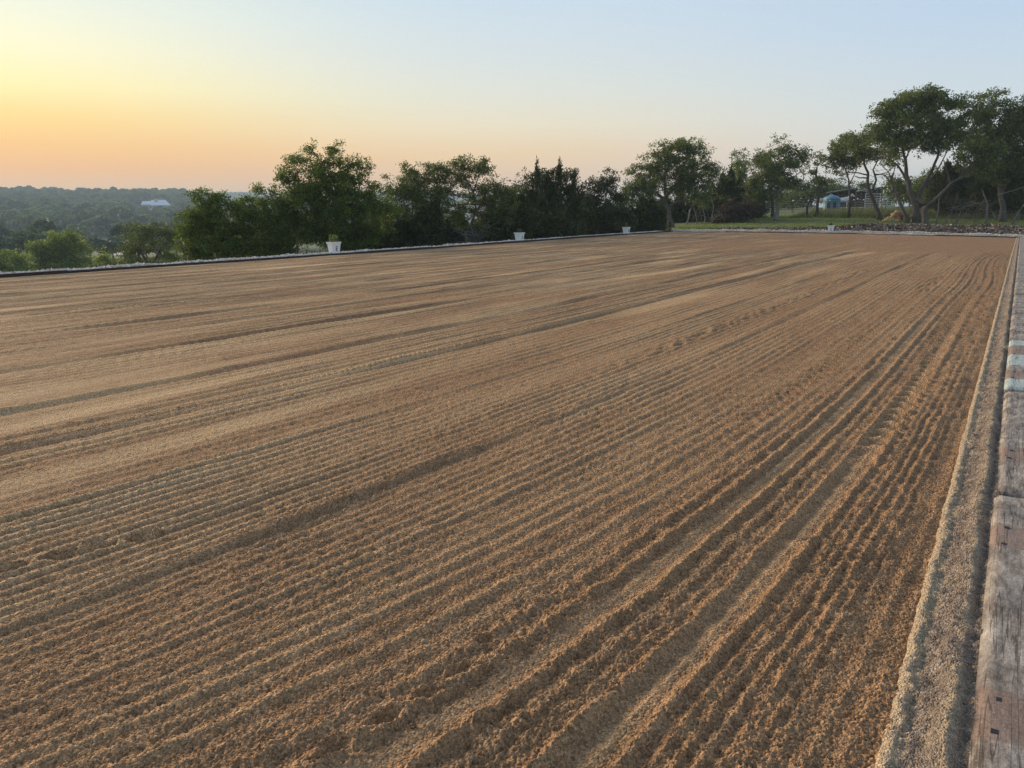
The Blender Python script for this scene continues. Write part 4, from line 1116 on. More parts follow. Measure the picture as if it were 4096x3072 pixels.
build_tree('oak_tree', 'dark trunked oak behind the pale grey trunk', 'tree', G2, 73, 3090,
           [([(3092, 872, 0), (3090, 800, 0), (3075, 740, 0)], 0.16, 0.08), ([(3045, 870, 0), (3060, 820, 0), (3030, 760, 0)], 0.08, 0.04)],
           [(3030, 790, 45, 30), (3080, 760, 45, 35)], 'oak_leaf', 0.17, 20, 0.22, bare=8)
build_tree('oak_tree', 'twisted nearly leafless oak in front of the wire fence', 'tree', G2, 71, 3230,
           [([(3232, 876, 0), (3228, 830, 0), (3250, 780, 0), (3285, 735, 0), (3300, 720, 0)], 0.10, 0.05), ([(3268, 852, 0), (3272, 800, 0), (3280, 745, 0), (3264, 700, 0), (3268, 670, 0), (3282, 645, 0), (3275, 620, 0)], 0.13, 0.03), ([(3264, 700, 0), (3240, 690, 0), (3235, 665, 0)], 0.05, 0.02), ([(3210, 730, 0), (3215, 700, 0), (3195, 670, 0), (3225, 640, 0)], 0.05, 0.02), ([(3268, 672, 0), (3250, 670, 0)], 0.03, 0.02)],
           [(3265, 622, 14, 12, 0, 0.8), (3280, 650, 18, 10, 0, 0.6), (3238, 680, 10, 16, 0, 0.7), (3230, 640, 10, 8, 0, 0.7), (3300, 720, 36, 20, 0, 0.6), (3265, 690, 10, 8, 0, 0.5)], 'oak_leaf', 0.16, 18, 0.16, bare=14)
build_tree('oak_tree', 'slim straight trunked oak in front of the shed roof', 'tree', G2, 69, 3395,
           [([(3394, 852, 0), (3400, 790, 0), (3395, 720, 0), (3375, 660, 0)], 0.11, 0.04), ([(3396, 740, 0), (3425, 680, 0)], 0.05, 0.03)],
           [(3345, 600, 36, 36), (3395, 575, 50, 34), (3440, 610, 42, 34), (3370, 640, 50, 28), (3320, 640, 24, 26), (3410, 660, 40, 24, 0, 0.5), (3355, 680, 30, 16, 0, 0.6)], 'oak_leaf', 0.16, 22, 0.2, bare=10)
build_tree('oak_tree', 'crooked dark oak leaning left before the second shed roof', 'tree', G2, 65, 3518,
           [([(3520, 872, 0), (3503, 830, 0), (3488, 790, 0), (3470, 735, 0), (3472, 690, 0), (3455, 650, 0)], 0.18, 0.07), ([(3490, 765, 0), (3505, 720, 0), (3492, 680, 0), (3510, 640, 0)], 0.09, 0.04), ([(3472, 712, 0), (3440, 712, 0), (3420, 705, 0)], 0.06, 0.03), ([(3470, 700, 0), (3420, 690, 0), (3380, 688, 0)], 0.06, 0.02), ([(3500, 700, 0), (3550, 690, 0), (3590, 640, 0)], 0.05, 0.02)],
           [(3470, 590, 50, 36), (3430, 560, 40, 30), (3510, 555, 42, 36), (3480, 630, 40, 20, 0, 0.5)], 'oak_leaf', 0.15, 22, 0.2, bare=16)
build_tree('live_oak', 'large live oak with forked trunks beside the split wood heap', 'tree', G2, 62, 3668,
           [([(3668, 890, 0), (3663, 830, 0), (3640, 770, 0), (3625, 700, 0), (3622, 640, 0), (3600, 560, 0)], 0.26, 0.06), ([(3664, 810, 0), (3690, 750, 0), (3730, 680, 0), (3755, 610, 0)], 0.17, 0.07), ([(3625, 720, 0), (3590, 660, 0), (3530, 630, 0), (3500, 640, 0)], 0.09, 0.03), ([(3690, 750, 0), (3740, 700, 0), (3790, 600, 0)], 0.09, 0.03), ([(3755, 610, 0), (3740, 530, 0)], 0.07, 0.03), ([(3622, 640, 0), (3650, 560, 0)], 0.06, 0.03)],
           [(3580, 440, 60, 42), (3640, 410, 66, 38), (3710, 385, 60, 28), (3745, 430, 72, 50), (3670, 480, 90, 50), (3575, 520, 60, 42), (3530, 480, 40, 42), (3800, 470, 70, 50), (3780, 540, 80, 45), (3620, 570, 66, 34, 0, 0.6), (3720, 590, 70, 34, 0, 0.5), (3500, 540, 34, 38), (3820, 400, 26, 22, 0, 0.7), (3550, 585, 50, 26, 0, 0.6), (3700, 540, 80, 40, 1.5)],
           'oak_leaf', 0.145, 24, 0.2, bare=18)
build_tree('live_oak', 'oak with a long limb leaning right and broken pale end', 'tree', G2, 60.5, 3700,
           [([(3700, 900, 0), (3698, 850, 0), (3700, 825, 0)], 0.20, 0.17), ([(3702, 828, 0), (3750, 790, 0), (3800, 735, 0), (3860, 700, 0)], 0.13, 0.06), ([(3800, 735, 0), (3790, 690, 0), (3775, 640, 0)], 0.06, 0.03), ([(3700, 815, 0), (3680, 800, 0), (3668, 792, 0)], 0.12, 0.08), ([(3830, 720, 0), (3880, 660, 0), (3890, 600, 0)], 0.05, 0.02)],
           [(3890, 640, 50, 32, 0, 0.6), (3930, 660, 45, 30), (3870, 590, 60, 40), (3940, 600, 55, 36)], 'oak_leaf', 0.145, 22, 0.2, bare=34)
build_tree('oak_tree', 'slender bent oak between the split wood heap and the large live oak', 'tree', G2, 61, 3628,
           [([(3630, 888, 0), (3612, 840, 0), (3585, 780, 0), (3562, 730, 0), (3575, 690, 0)], 0.13, 0.06), ([(3562, 735, 0), (3540, 700, 0), (3500, 695, 0)], 0.05, 0.02), ([(3575, 770, 0), (3555, 690, 0), (3520, 650, 0)], 0.05, 0.02)],
           [(3540, 620, 40, 26, 0, 0.6), (3580, 650, 34, 24, 0, 0.5)], 'oak_leaf', 0.15, 20, 0.18, bare=10)
build_tree('live_oak', 'dense dark oak at the right picture edge', 'tree', G2, 64, 4010,
           [([(4010, 890, 0), (4005, 800, 0), (3990, 680, 0), (3960, 560, 0)], 0.22, 0.06), ([(4005, 780, 0), (4060, 650, 0)], 0.12, 0.05), ([(3990, 700, 0), (3920, 620, 0)], 0.09, 0.03)],
           [(3890, 405, 46, 32, 0, 0.6), (3930, 450, 60, 40), (3990, 405, 52, 34, 0, 0.6), (4050, 460, 55, 42, 0, 0.7), (3980, 500, 80, 50), (4070, 550, 70, 60), (3920, 540, 70, 50), (4000, 600, 90, 55), (4100, 440, 50, 50), (4110, 620, 60, 70), (4040, 680, 90, 45), (3920, 680, 60, 30, 0, 0.7), (4150, 520, 60, 70)],
           'oak_leaf', 0.15, 25, 0.2, bare=20)
build_cedar('cedar_tree', 'dark low cedar under the dense oak at the right picture edge', 'tree', G2, 66, 4040,
            [(3960, 680, 50), (4010, 660, 55), (4070, 650, 60), (4120, 690, 60), (3920, 730, 45)], 850, dead=16, size=0.2)
build_cedar('cedar_tree', 'olive cedar standing behind the leaning oak limb', 'tree', G2, 70, 3830,
            [(3790, 650, 36), (3830, 660, 42), (3870, 690, 40), (3750, 700, 36)], 870, dead=12, size=0.2)
build_cedar('cedar_tree', 'dark cedar thicket behind the tangle of bare stems', 'tree', G2, 74, 3900,
            [(3850, 720, 50), (3900, 700, 55), (3950, 690, 55), (4000, 700, 55), (4060, 690, 60), (4120, 690, 60)], 860, dead=10, size=0.24)
build_cedar('cedar_tree', 'olive cedar far behind the forked trunks of the large live oak', 'tree', G2, 82, 3740,
            [(3690, 740, 40), (3735, 720, 45), (3780, 730, 45), (3830, 750, 45)], 850, dead=6, size=0.24)
build_tree('dead_trunks', 'tangle of bare grey stems and fallen branches under the right hand trees', 'dead tree', G2, 61, 3850,
           [([(3745, 900, 0), (3755, 830, 0), (3760, 780, 0)], 0.05, 0.03), ([(3820, 900, 0), (3850, 830, 0), (3960, 800, 0)], 0.07, 0.02), ([(3780, 900, 0), (3800, 840, 0), (3900, 800, 0)], 0.04, 0.015), ([(3810, 905, 0), (3805, 850, 0), (3830, 780, 0)], 0.03, 0.015), ([(3890, 890, 0), (3930, 850, 0), (4040, 845, 0)], 0.03, 0.015), ([(3945, 890, 0), (3950, 820, 0), (3930, 760, 0)], 0.07, 0.03), ([(4050, 890, 0), (4080, 840, 0), (4110, 800, 0)], 0.05, 0.03), ([(3990, 780, 0), (4060, 760, 0), (4110, 740, 0)], 0.04, 0.02)],
           [(3900, 800, 80, 30, 1, 0.15)], 'dead_leaf', 0.12, 8, 0.2, bark='dead_wood', bare=70)
for (u_, D_, lb_, lab_) in ((3650, 84, [(3600, 745, 46, 48), (3650, 760, 44, 50), (3560, 770, 36, 34, 0, 0.7)], 'grey green oak far behind the slender bent oak'),
                            (3740, 80, [(3700, 730, 50, 50), (3760, 750, 50, 55), (3720, 790, 50, 36, 0, 0.6)], 'grey green oak far behind the leaning oak limb'),
                            (3240, 100, [(3180, 770, 50, 36), (3240, 755, 56, 40), (3290, 770, 46, 36), (3210, 800, 50, 26)], 'dark round tree behind the wire fence left of the blue tank'),
                            (3350, 104, [(3330, 745, 44, 30), (3380, 755, 40, 28), (3300, 760, 36, 28)], 'dark round tree rising behind the first shed roof'),
                            (3440, 110, [(3440, 745, 30, 16, 0, 0.7), (3480, 750, 28, 16, 0, 0.6)], 'thin low tree behind the gap between the shed roofs'),
                            (3150, 92, [(3150, 800, 40, 34), (3130, 770, 26, 22, 0, 0.6)], 'dark shrubby tree behind the fence right of the grey trunk')):
    build_tree('oak_tree', lab_, 'tree', G2, D_, u_, [([(u_, 860, 0), (u_+4, 800, 0), (u_-4, 770, 0)], 0.14, 0.07)], lb_, 'oak_leaf', 0.22, 18, 0.3, bare=6)
# brush heap with brown leaves
build_tree('brush_heap', 'heap of cut brush with dead brown leaves left of the fence', 'brush heap', None, 64, 2980,
           [([(2900, 905, 0), (2940, 880, 0), (2990, 850, 0)], 0.04, 0.02), ([(3030, 900, 0), (2990, 870, 0), (2950, 830, 0)], 0.04, 0.02), ([(2860, 915, 0), (2920, 890, 0), (2960, 880, 0)], 0.03, 0.01)],
           [(2920, 860, 50, 36), (2980, 840, 50, 34), (3010, 860, 36, 30), (2940, 820, 40, 24, 0, 0.7), (2900, 890, 55, 22), (2960, 895, 60, 20), (2990, 805, 26, 16, 0, 0.5)], 'dead_leaf', 0.13, 24, 0.16, bark='dead_wood', bare=40)

# ================================================================== litter bank and grass at the far end
def strip_noise_mesh(x0, x1, y0, y1, dx, dy, hf):
    X, Y = np.meshgrid(np.arange(x0, x1, dx), np.arange(y0, y1, dy))
    Z = hf(X, Y)
    nr, nc = X.shape
    i = np.arange(nr-1)[:, None]*nc; j = np.arange(nc-1)[None, :]
    f = np.stack([i+j, i+j+1, i+nc+j+1, i+nc+j], -1).reshape(-1, 4)
    return np.stack([X, Y, Z], -1).reshape(-1, 3), f
def bank_top(x, y):
    """far lip of the litter bank"""
    return 64.2 + 1.4*smooth(4, 12, x) + 1.6*smooth(14, 24, x) + 0.5*pn(x/2.1, x*0, 101)
def bank_h(X, Y):
    t = np.clip((Y-60.75)/(bank_top(X, Y)-60.75), 0, 1)
    hump = np.sin(t*math.pi)**0.7*(0.10+0.30*smooth(8.5, 12.5, X)+0.14*pn(X/1.3, Y/1.3, 102))*smooth(0, 6, X)
    z = terrain(X, Y)
    return z + 0.02 + hump + (0.06*pn(X/0.22, Y/0.22, 103)+0.05*np.abs(pn(X/0.1, Y/0.1, 104)))*smooth(0, 0.12, t)*smooth(1.0, 0.9, t) - 0.20*(t >= 1) - 0.15*(Y < 60.8)
v, f = strip_noise_mesh(1.0, 32, 60.72, 69.0, 0.10, 0.10, bank_h)
me = mesh_np('litter_bank', v, f)
m, nd, lk, p = mat_new('litter')
tcl = nd.new('ShaderNodeTexCoord')
_, rS = noise_ramp(nd, lk, tcl.outputs['Object'], 9, 7, [(0.30, (0.040, 0.024, 0.016)), (0.48, (0.10, 0.062, 0.040)), (0.60, (0.20, 0.135, 0.090)), (0.74, (0.42, 0.31, 0.22))], 0.78)
lk.new(rS.outputs[0], p.inputs['Base Color']); p.inputs['Roughness'].default_value = 0.95
tag(link('litter_bank', me, m), kind='structure')
# chips, stones and leaves scattered over it
n = 9000
x_ = rng.uniform(1.5, 30, n); tt = rng.uniform(0.02, 0.98, n)
y_ = 60.8+(bank_top(x_, x_)-60.8)*tt
z_ = bank_h(x_, y_)+0.02
keep = rng.random(n) < (0.35+0.65*smooth(5, 13, x_))
c = np.stack([x_, y_, z_], -1)[keep]
lv = leaf_quads(c, 0.16, aspect=0.55)
m, nd, lk, p = mat_new('chips')
g = nd.new('ShaderNodeNewGeometry'); r = nd.new('ShaderNodeValToRGB')
el = r.color_ramp.elements; el.new(0.4); el.new(0.7)
for e, (q, cc_) in zip(el, ((0.0, (0.03, 0.02, 0.016)), (0.45, (0.11, 0.075, 0.055)), (0.75, (0.26, 0.19, 0.14)), (1.0, (0.60, 0.50, 0.40)))):
    e.position = q; e.color = (*cc_, 1)
lk.new(g.outputs['Random Per Island'], r.inputs[0]); lk.new(r.outputs[0], p.inputs['Base Color']); p.inputs['Roughness'].default_value = 0.9
tag(link('leaf_litter', mesh_np('leaf_litter', lv, np.arange(len(lv)).reshape(-1, 3), False), m), 'brown leaf litter and wood chips covering the far bank', 'leaf litter', kind='stuff')

# grass
def grass_patch(name, label, x, y, h, w, n_bl, mat):
    n = len(x)
    k = n*n_bl
    bx = np.repeat(x, n_bl)+rng.normal(size=k)*0.09; by = np.repeat(y, n_bl)+rng.normal(size=k)*0.09
    bz = terrain(bx, by)-0.02
    hh = np.repeat(h, n_bl)*rng.uniform(0.5, 1.2, k)
    a = rng.uniform(0, 6.28, k); ln = rng.uniform(0.0, 0.45, k)*hh
    sx, sy = -np.sin(a)*w, np.cos(a)*w
    tx, ty = bx+np.cos(a)*ln, by+np.sin(a)*ln
    v = np.stack([np.stack([bx-sx, by-sy, bz], -1), np.stack([bx+sx, by+sy, bz], -1), np.stack([tx, ty, bz+hh], -1)], 1).reshape(-1, 3)
    o = link(name, mesh_np(name, v, np.arange(k*3).reshape(-1, 3), False), mat)
    return tag(o, label, 'grass', kind='stuff')
n = 9000
x_ = rng.uniform(-3, 26, n); df_ = rng.uniform(0, 1, n)**1.4*24
y_ = bank_top(x_, x_)-0.1+df_
left_ok = (x_ > 1.0) | (y_ > 62.2)
x_, y_, df_ = x_[left_ok], y_[left_ok], df_[left_ok]
h_ = 0.10+0.10*np.clip(pn(x_/1.7, y_/1.7, 110)+0.3, 0, 1)
grass_patch('short_grass', 'short green grass on the rise beyond the far end', x_, y_, h_, 0.012, 6, M['grass_blade'])
n = 2600
x_ = rng.uniform(3, 26, n); y_ = rng.uniform(79, 93, n)
h_ = 0.35+0.35*np.clip(pn(x_/2.0, y_/2.0, 111)+0.4, 0, 1)
M['tall_grass'] = leaf_mat('tall_grass', (0.085, 0.105, 0.055), (0.14, 0.165, 0.085), (0.24, 0.25, 0.15), 0.4)
grass_patch('tall_grass', 'tall grey green grass along and behind the wire fence', x_, y_, h_, 0.014, 8, M['tall_grass'])
n = 4200      # rough growth at the foot of the trees behind the left border
y_ = rng.uniform(14, 66, n); x_ = -0.95-rng.uniform(0, 1, n)**1.6*9-0.25*np.maximum(0, y_-58)
h_ = 0.12+0.30*np.clip(pn(x_/1.7, y_/1.7, 112)+0.25, 0, 1)*smooth(-0.9, -3, x_)
M['undergrowth'] = leaf_mat('undergrowth', (0.035, 0.045, 0.020), (0.060, 0.072, 0.030), (0.12, 0.11, 0.055), 0.3)
grass_patch('undergrowth', 'rough dark undergrowth below the trees behind the left stones', x_, y_, h_, 0.016, 7, M['undergrowth'])

# ================================================================== split wood heap
b0 = at(3580, 880, 62)
wz = ground_z(b0[0], b0[1])
heap = thing('wood_heap', 'heap of torn orange stump wood beside the large live oak', 'wood heap', (b0[0], b0[1], wz))
_right = np.array([_R2[0], _R2[1], 0]); _right /= np.linalg.norm(_right); _fwd = np.array([-_right[1], _right[0], 0])
def hp(u, v, dd=0.0):
    return at(u, v, 62+dd)-np.array([b0[0], b0[1], wz])
def slab(name, a, b, w0, w1, mat):
    pts = wander(hp(*a), hp(*b), 7, 0.03)
    v, f = tube_np(pts, np.linspace(w0, w1, 7)*rng.uniform(0.75, 1.3, 7), 6)
    v = v+rng.normal(size=v.shape)*0.025
    mb = MB().add(v, f)
    mb.f.append(tuple(range(5, -1, -1))); mb.f.append(tuple(len(v)-6+k for k in range(6)))
    return mb.build(name, mat, heap)
slab('torn_slab', (3555, 878), (3590, 842), 0.10, 0.16, M['split_wood'])
slab('torn_slab', (3518, 893), (3556, 868), 0.05, 0.10, M['split_wood'])
slab('torn_slab', (3540, 882), (3575, 862), 0.07, 0.09, M['split_wood'])
slab('stump_root', (3596, 872), (3612, 856), 0.30, 0.22, M['red_wood'])
slab('stump_root', (3564, 846), (3574, 854), 0.04, 0.10, M['bark'])
slab('stump_root', (3610, 858), (3618, 842), 0.14, 0.05, M['red_wood'])
slab('torn_slab', (3600, 882), (3625, 876), 0.10, 0.08, M['split_wood'])
slab('torn_slab', (3640, 868), (3652, 860), 0.09, 0.12, M['split_wood'])
slab('torn_slab', (3634, 878), (3646, 872), 0.06, 0.08, M['red_wood'])
slab('torn_slab', (3575, 886), (3600, 880), 0.07, 0.07, M['split_wood'])
# logs and sticks on the bank
def stick(lab, pts, D_, r_, mat, name='fallen_branch'):
    pl = np.array([at(u, v, D_) for u, v in pts])
    o0 = pl[0].copy()
    mb = MB().tube(np.vstack([wander(pl[k]-o0, pl[k+1]-o0, 4, 0.04)[(0 if k == 0 else 1):] for k in range(len(pl)-1)]), r_, 6)
    return tag(mb.build(name, mat, None, tuple(o0), True), lab, 'branch')
stick('short mossy log on top of the litter bank below the wood heap', [(3530, 903), (3578, 904)], 52.5, 0.10, M['pale_bark'], 'log')
stick('forked pale stick standing in the litter bank beside the log', [(3590, 910), (3592, 898), (3584, 888)], 51.5, 0.025, M['dead_wood'])
stick('long pale stick lying across the litter bank right of the log', [(3640, 922), (3672, 912), (3678, 898)], 51, 0.022, M['dead_wood'])
stick('thin pale branch on the dark litter in front of the leaning oak', [(3645, 920), (3690, 917), (3715, 908)], 50.5, 0.018, M['dead_wood'])
stick('pale stick on the litter bank right of the planter marked C', [(3405, 893), (3422, 887)], 53.5, 0.035, M['dead_wood'])

# ================================================================== wire fence, corral, shelters, horses
def fence(label, pts, n_posts, hgt, lean=0.02):
    pts = np.array(pts, float)
    cum = np.concatenate([[0], np.cumsum(np.linalg.norm(np.diff(pts, axis=0), axis=1))])
    s = np.linspace(0, cum[-1], n_posts)+np.concatenate([[0], rng.uniform(-.6, .6, n_posts-2), [0]])
    px, py = np.interp(s, cum, pts[:, 0]), np.interp(s, cum, pts[:, 1])
    t = thing('wire_fence', label, 'fence', (px[0], py[0], ground_z(px[0], py[0])))
    org = np.array(t.location)
    tops, foots = [], []
    for a, b in zip(px, py):
        z0 = ground_z(a, b)
        foot = np.array([a, b, z0-0.1])-org
        top = np.array([a+rng.normal()*lean, b+rng.normal()*lean, z0+hgt*rng.uniform(0.93, 1.06)])-org
        post = MB().tube([foot, top], 0.024, 5).build('post', M['dark_steel'], t)
        MB().tube([top-np.array([0, 0, 0.05]), top+np.array([0, 0, 0.045])], 0.050, 6).build('cap', M['white_cap'], post)
        tops.append(top); foots.append(foot)
    for q, kz in enumerate((0.96, 0.78, 0.60, 0.42, 0.24)):
        line = np.array([fo+(to-fo)*kz for fo, to in zip(foots, tops)])
        MB().tube(line, 0.007, 4, cap=False).build('wire', M['galv'], t)
    return t
g2 = lambda u, d: at(u, 860, d)[:2]
fence('wire fence on dark posts with white caps across the grass rise', [g2(3015, 82), g2(3150, 81), g2(3250, 80), g2(3420, 80), g2(3550, 77), g2(3640, 80)], 21, 1.25)
fence('farther wire fence with white caps running back left of the blue tank', [g2(3200, 96), g2(3100, 108), g2(3060, 116)], 9, 1.2)
gt = thing('pipe_gate', 'low dark pipe gate behind the pale grey trunk', 'gate', tuple(np.append(g2(3030, 84), ground_z(*g2(3030, 84)))))
ga, gb = np.append(g2(3040, 84), 0), np.append(g2(3098, 84), 0)
go = np.array(gt.location)
for k, zz in enumerate((0.25, 0.62, 1.0)):
    a_, b_ = ga-go, gb-go
    a_[2] = b_[2] = zz
    MB().tube([a_, b_], 0.03, 6).build('rail', M['dark_steel'], gt)
for P2 in (ga, gb):
    a_ = P2-go; MB().tube([(a_[0], a_[1], -0.1), (a_[0], a_[1], 1.15)], 0.045, 6).build('gate_post', M['dark_steel'], gt)

# corral panel of horizontal pipes
ca, cb = g2(3455, 88), g2(3575, 86)
cp = thing('corral_panel', 'galvanised corral rails in front of the pale green shelter', 'corral panel', (*ca, ground_z(*ca)))
co = np.array(cp.location)
for zz in (0.3, 0.55, 0.8, 1.05, 1.3, 1.55):
    b_ = np.append(cb, ground_z(*cb)+zz)-co
    MB().tube([(0, 0, zz), b_], 0.024, 5).build('rail', M['galv'], cp)
for k in (0.0, 0.5, 1.0):
    q_ = np.append(ca+(cb-ca)*k, 0); q_[2] = ground_z(q_[0], q_[1]); q_ = q_-co
    MB().tube([q_+np.array([0, 0, -0.1]), q_+np.array([0, 0, 1.62])], 0.03, 5).build('upright', M['galv'], cp)

def shed(label, uL, uR, vL, vR, D_, depth_, wall_v):
    """open sided shed, single pitch roof rising to the right"""
    a = at(uL, vL, D_); b = at(uR, vR, D_)
    gz_ = ground_z((a[0]+b[0])/2, (a[1]+b[1])/2)
    t = thing('shed', label, 'shed', (a[0], a[1], gz_))
    o_ = np.array(t.location)
    ax = b-a; ax2 = np.array([ax[0], ax[1], 0]); L = np.linalg.norm(ax2); ax2 /= L
    bk = np.array([-ax2[1], ax2[0], 0])
    if np.dot(bk, np.array([a[0]-CX, a[1]-CY, 0])) < 0:
        bk = -bk
    A_, B_ = a-o_, b-o_
    mb = MB()
    ov = ax2*0.0
    mb.prism([A_-bk*0.3, B_-bk*0.3, B_+bk*depth_, A_+bk*depth_], (0, 0, 0.07)); mb.build('roof', M['tin_roof'], t)
    mb = MB(); mb.prism([A_-bk*0.33+np.array([0, 0, 0.0]), B_-bk*0.33+np.array([0, 0, 0.0]), B_-bk*0.33+np.array([0, 0, 0.085]), A_-bk*0.33+np.array([0, 0, 0.085])], bk*-0.03); mb.build('fascia', M['fascia'], t)
    # back and side walls, posts, front rail boards
    zc = lambda k: A_[2]+(B_[2]-A_[2])*k
    for k in range(5):
        a0 = ax2*L*(k/5+0.002)+bk*(depth_-0.1); a1 = ax2*L*((k+1)/5-0.002)+bk*(depth_-0.1)
        mb = MB(); mb.prism([a0, a1, a1+np.array([0, 0, zc((k+1)/5)-0.03]), a0+np.array([0, 0, zc(k/5)-0.03])], bk*0.04); mb.build('wall_panel', M['shed_wood'], t)
    for k in (0.02, 0.5, 0.98):
        p0 = ax2*L*k
        mb = MB().tube([p0, p0+np.array([0, 0, zc(k)])], 0.07, 6); mb.build('post', M['shed_wood'], t)
    for zz in (0.35, 0.75, 1.15):
        mb = MB(); mb.prism([ax2*0.1+np.array([0, 0, zz]), ax2*(L-0.1)+np.array([0, 0, zz]), ax2*(L-0.1)+np.array([0, 0, zz+0.22]), ax2*0.1+np.array([0, 0, zz+0.22])], bk*0.03); mb.build('board', M['shed_wood'], t)
    return t
shed('open wooden shed with a sloping tin roof behind the blue tank', 3306, 3432, 772, 752, 97, 4.5, 0)
shed('second open shed with a sloping tin roof and a post at its high end', 3424, 3534, 767, 748, 93, 4.0, 0)

def dome_tank(label, u, vt, vb_, wpx, D_, mat, n_open, hoop):
    c = at(u, vb_, D_); gz_ = ground_z(c[0], c[1])
    t = thing('shelter', label, 'shelter', (c[0], c[1], gz_), math.atan2(c[1]-CY, c[0]-CX)-math.pi/2)
    R_ = wpx*D_/FPX/2; top = at(u, vt, D_)[2]-gz_
    hs = top*0.70
    th = np.linspace(0, 2*math.pi, 29)[:-1]
    prof = [(R_*1.0, 0.0), (R_*1.0, hs*0.5), (R_*1.0, hs), (R_*1.02, hs+0.02), (R_*0.93, hs+0.35*(top-hs)), (R_*0.74, hs+0.68*(top-hs)), (R_*0.42, hs+0.92*(top-hs)), (R_*0.12, top)]
    v = np.array([(r_*math.cos(a), r_*math.sin(a), z_) for r_, z_ in prof for a in th])
    n_ = len(th)
    f = [(k*n_+j, k*n_+(j+1) % n_, k*n_+n_+(j+1) % n_, k*n_+n_+j) for k in range(len(prof)-1) for j in range(n_)]
    f.append(tuple((len(prof)-1)*n_+j for j in range(n_)))
    MB().add(v, f).build('shell', mat, t, None, True)
    for q in range(n_open):
        a = -math.pi/2+(q-(n_open-1)/2)*0.72+0.25*(n_open > 1)-0.25
        w_, h_ = R_*0.19, hs*0.62
        arch = [(-w_, 0.12*hs), (w_, 0.12*hs), (w_, h_), (w_*0.7, h_+w_*0.7), (0, h_+w_), (-w_*0.7, h_+w_*0.7), (-w_, h_)]
        cx_, sx_ = math.cos(a), math.sin(a)
        poly = [(cx_*R_*1.012-sx_*x_, sx_*R_*1.012+cx_*x_, z_) for x_, z_ in arch]
        MB().prism(poly, (-cx_*0.04, -sx_*0.04, 0)).build('opening', M['dark_gap'], t)
    if hoop:
        hpz = [(math.cos(k)*0.11-R_*0.12, 0, top-0.05+abs(math.sin(k))*0.20) for k in np.linspace(0, math.pi, 9)]
        MB().tube(hpz, 0.022, 5).build('hoop', M['white_cap'], t)
    return t
dome_tank('blue dome topped plastic shelter with two dark openings beside the shed', 3325, 781, 832, 56, 87, M['tank_blue'], 2, True)
dome_tank('pale green dome topped shelter behind the corral rails', 3548, 768, 812, 44, 95, M['tank_green'], 2, True)

def horse(label, u, D_, rz, mat, sc=1.0):
    """standing horse: one skinned body"""
    c = at(u, 850, D_)
    gz_ = ground_z(c[0], c[1])
    J = {'pelvis': (-0.55, 0, 1.28, .27, .30), 'belly': (-0.05, 0, 1.20, .27, .32), 'chest': (0.45, 0, 1.22, .24, .33), 'neck0': (0.72, 0, 1.45, .14, .24), 'neck1': (0.98, 0, 1.72, .10, .17),
         'poll': (1.15, 0, 1.92, .09, .12), 'face': (1.34, 0, 1.76, .075, .10), 'muzzle': (1.50, 0, 1.58, .06, .07), 'rump': (-0.80, 0, 1.24, .20, .24), 'tail0': (-0.93, 0, 1.22, .05, .05), 'tail1': (-1.02, 0, 0.85, .06, .06), 'tail2': (-1.0, 0, 0.5, .03, .03)}
    E_ = [('pelvis', 'belly'), ('belly', 'chest'), ('chest', 'neck0'), ('neck0', 'neck1'), ('neck1', 'poll'), ('poll', 'face'), ('face', 'muzzle'), ('pelvis', 'rump'), ('rump', 'tail0'), ('tail0', 'tail1'), ('tail1', 'tail2')]
    for s, nm in ((1, 'l'), (-1, 'r')):
        y_ = 0.17*s
        J.update({'sh'+nm: (0.52, y_, 1.02, .11, .13), 'kn'+nm: (0.55+0.03*s, y_, 0.58, .06, .07), 'fe'+nm: (0.53+0.03*s, y_, 0.18, .04, .045), 'fh'+nm: (0.57+0.03*s, y_, 0.03, .055, .06),
                  'hi'+nm: (-0.62, y_, 0.98, .12, .17), 'st'+nm: (-0.55, y_, 0.80, .09, .11), 'ho'+nm: (-0.80, y_, 0.56, .06, .07), 'hf'+nm: (-0.76, y_, 0.18, .04, .045), 'hh'+nm: (-0.71, y_, 0.03, .055, .06),
                  'ear'+nm: (1.12, 0.06*s, 2.06, .02, .02)})
        E_ += [('chest', 'sh'+nm), ('sh'+nm, 'kn'+nm), ('kn'+nm, 'fe'+nm), ('fe'+nm, 'fh'+nm), ('pelvis', 'hi'+nm), ('hi'+nm, 'st'+nm), ('st'+nm, 'ho'+nm), ('ho'+nm, 'hf'+nm), ('hf'+nm, 'hh'+nm), ('poll', 'ear'+nm)]
    names = list(J)
    me = bpy.data.meshes.new('horse')
    me.from_pydata([np.array(J[k][:3])*sc for k in names], [(names.index(a), names.index(b)) for a, b in E_], [])
    me.materials.append(mat)
    o = bpy.data.objects.new('horse', me); col.objects.link(o)
    sk = o.modifiers.new('skin', 'SKIN'); sk.use_smooth_shade = True
    for k, vv in zip(names, me.skin_vertices[0].data):
        vv.radius = (J[k][3]*sc, J[k][4]*sc)
        vv.use_root = (k == 'pelvis')
    ss = o.modifiers.new('sub', 'SUBSURF'); ss.levels = 1; ss.render_levels = 1
    o.location = (c[0], c[1], gz_); o.rotation_euler = (0, 0, rz)
    return tag(o, label, 'horse', 'horses behind the wire fence')
horse('white horse standing between the blue shelter and the slim trunk', 3368, 89.5, math.radians(20), M['horse_white'], 0.78)
horse('tan horse half hidden left of the blue shelter', 3283, 90.5, math.radians(30), M['horse_tan'], 0.74)
horse('white horse far right behind the corral rails and the bent oak', 3588, 98, math.radians(160), M['horse_white'], 0.86)

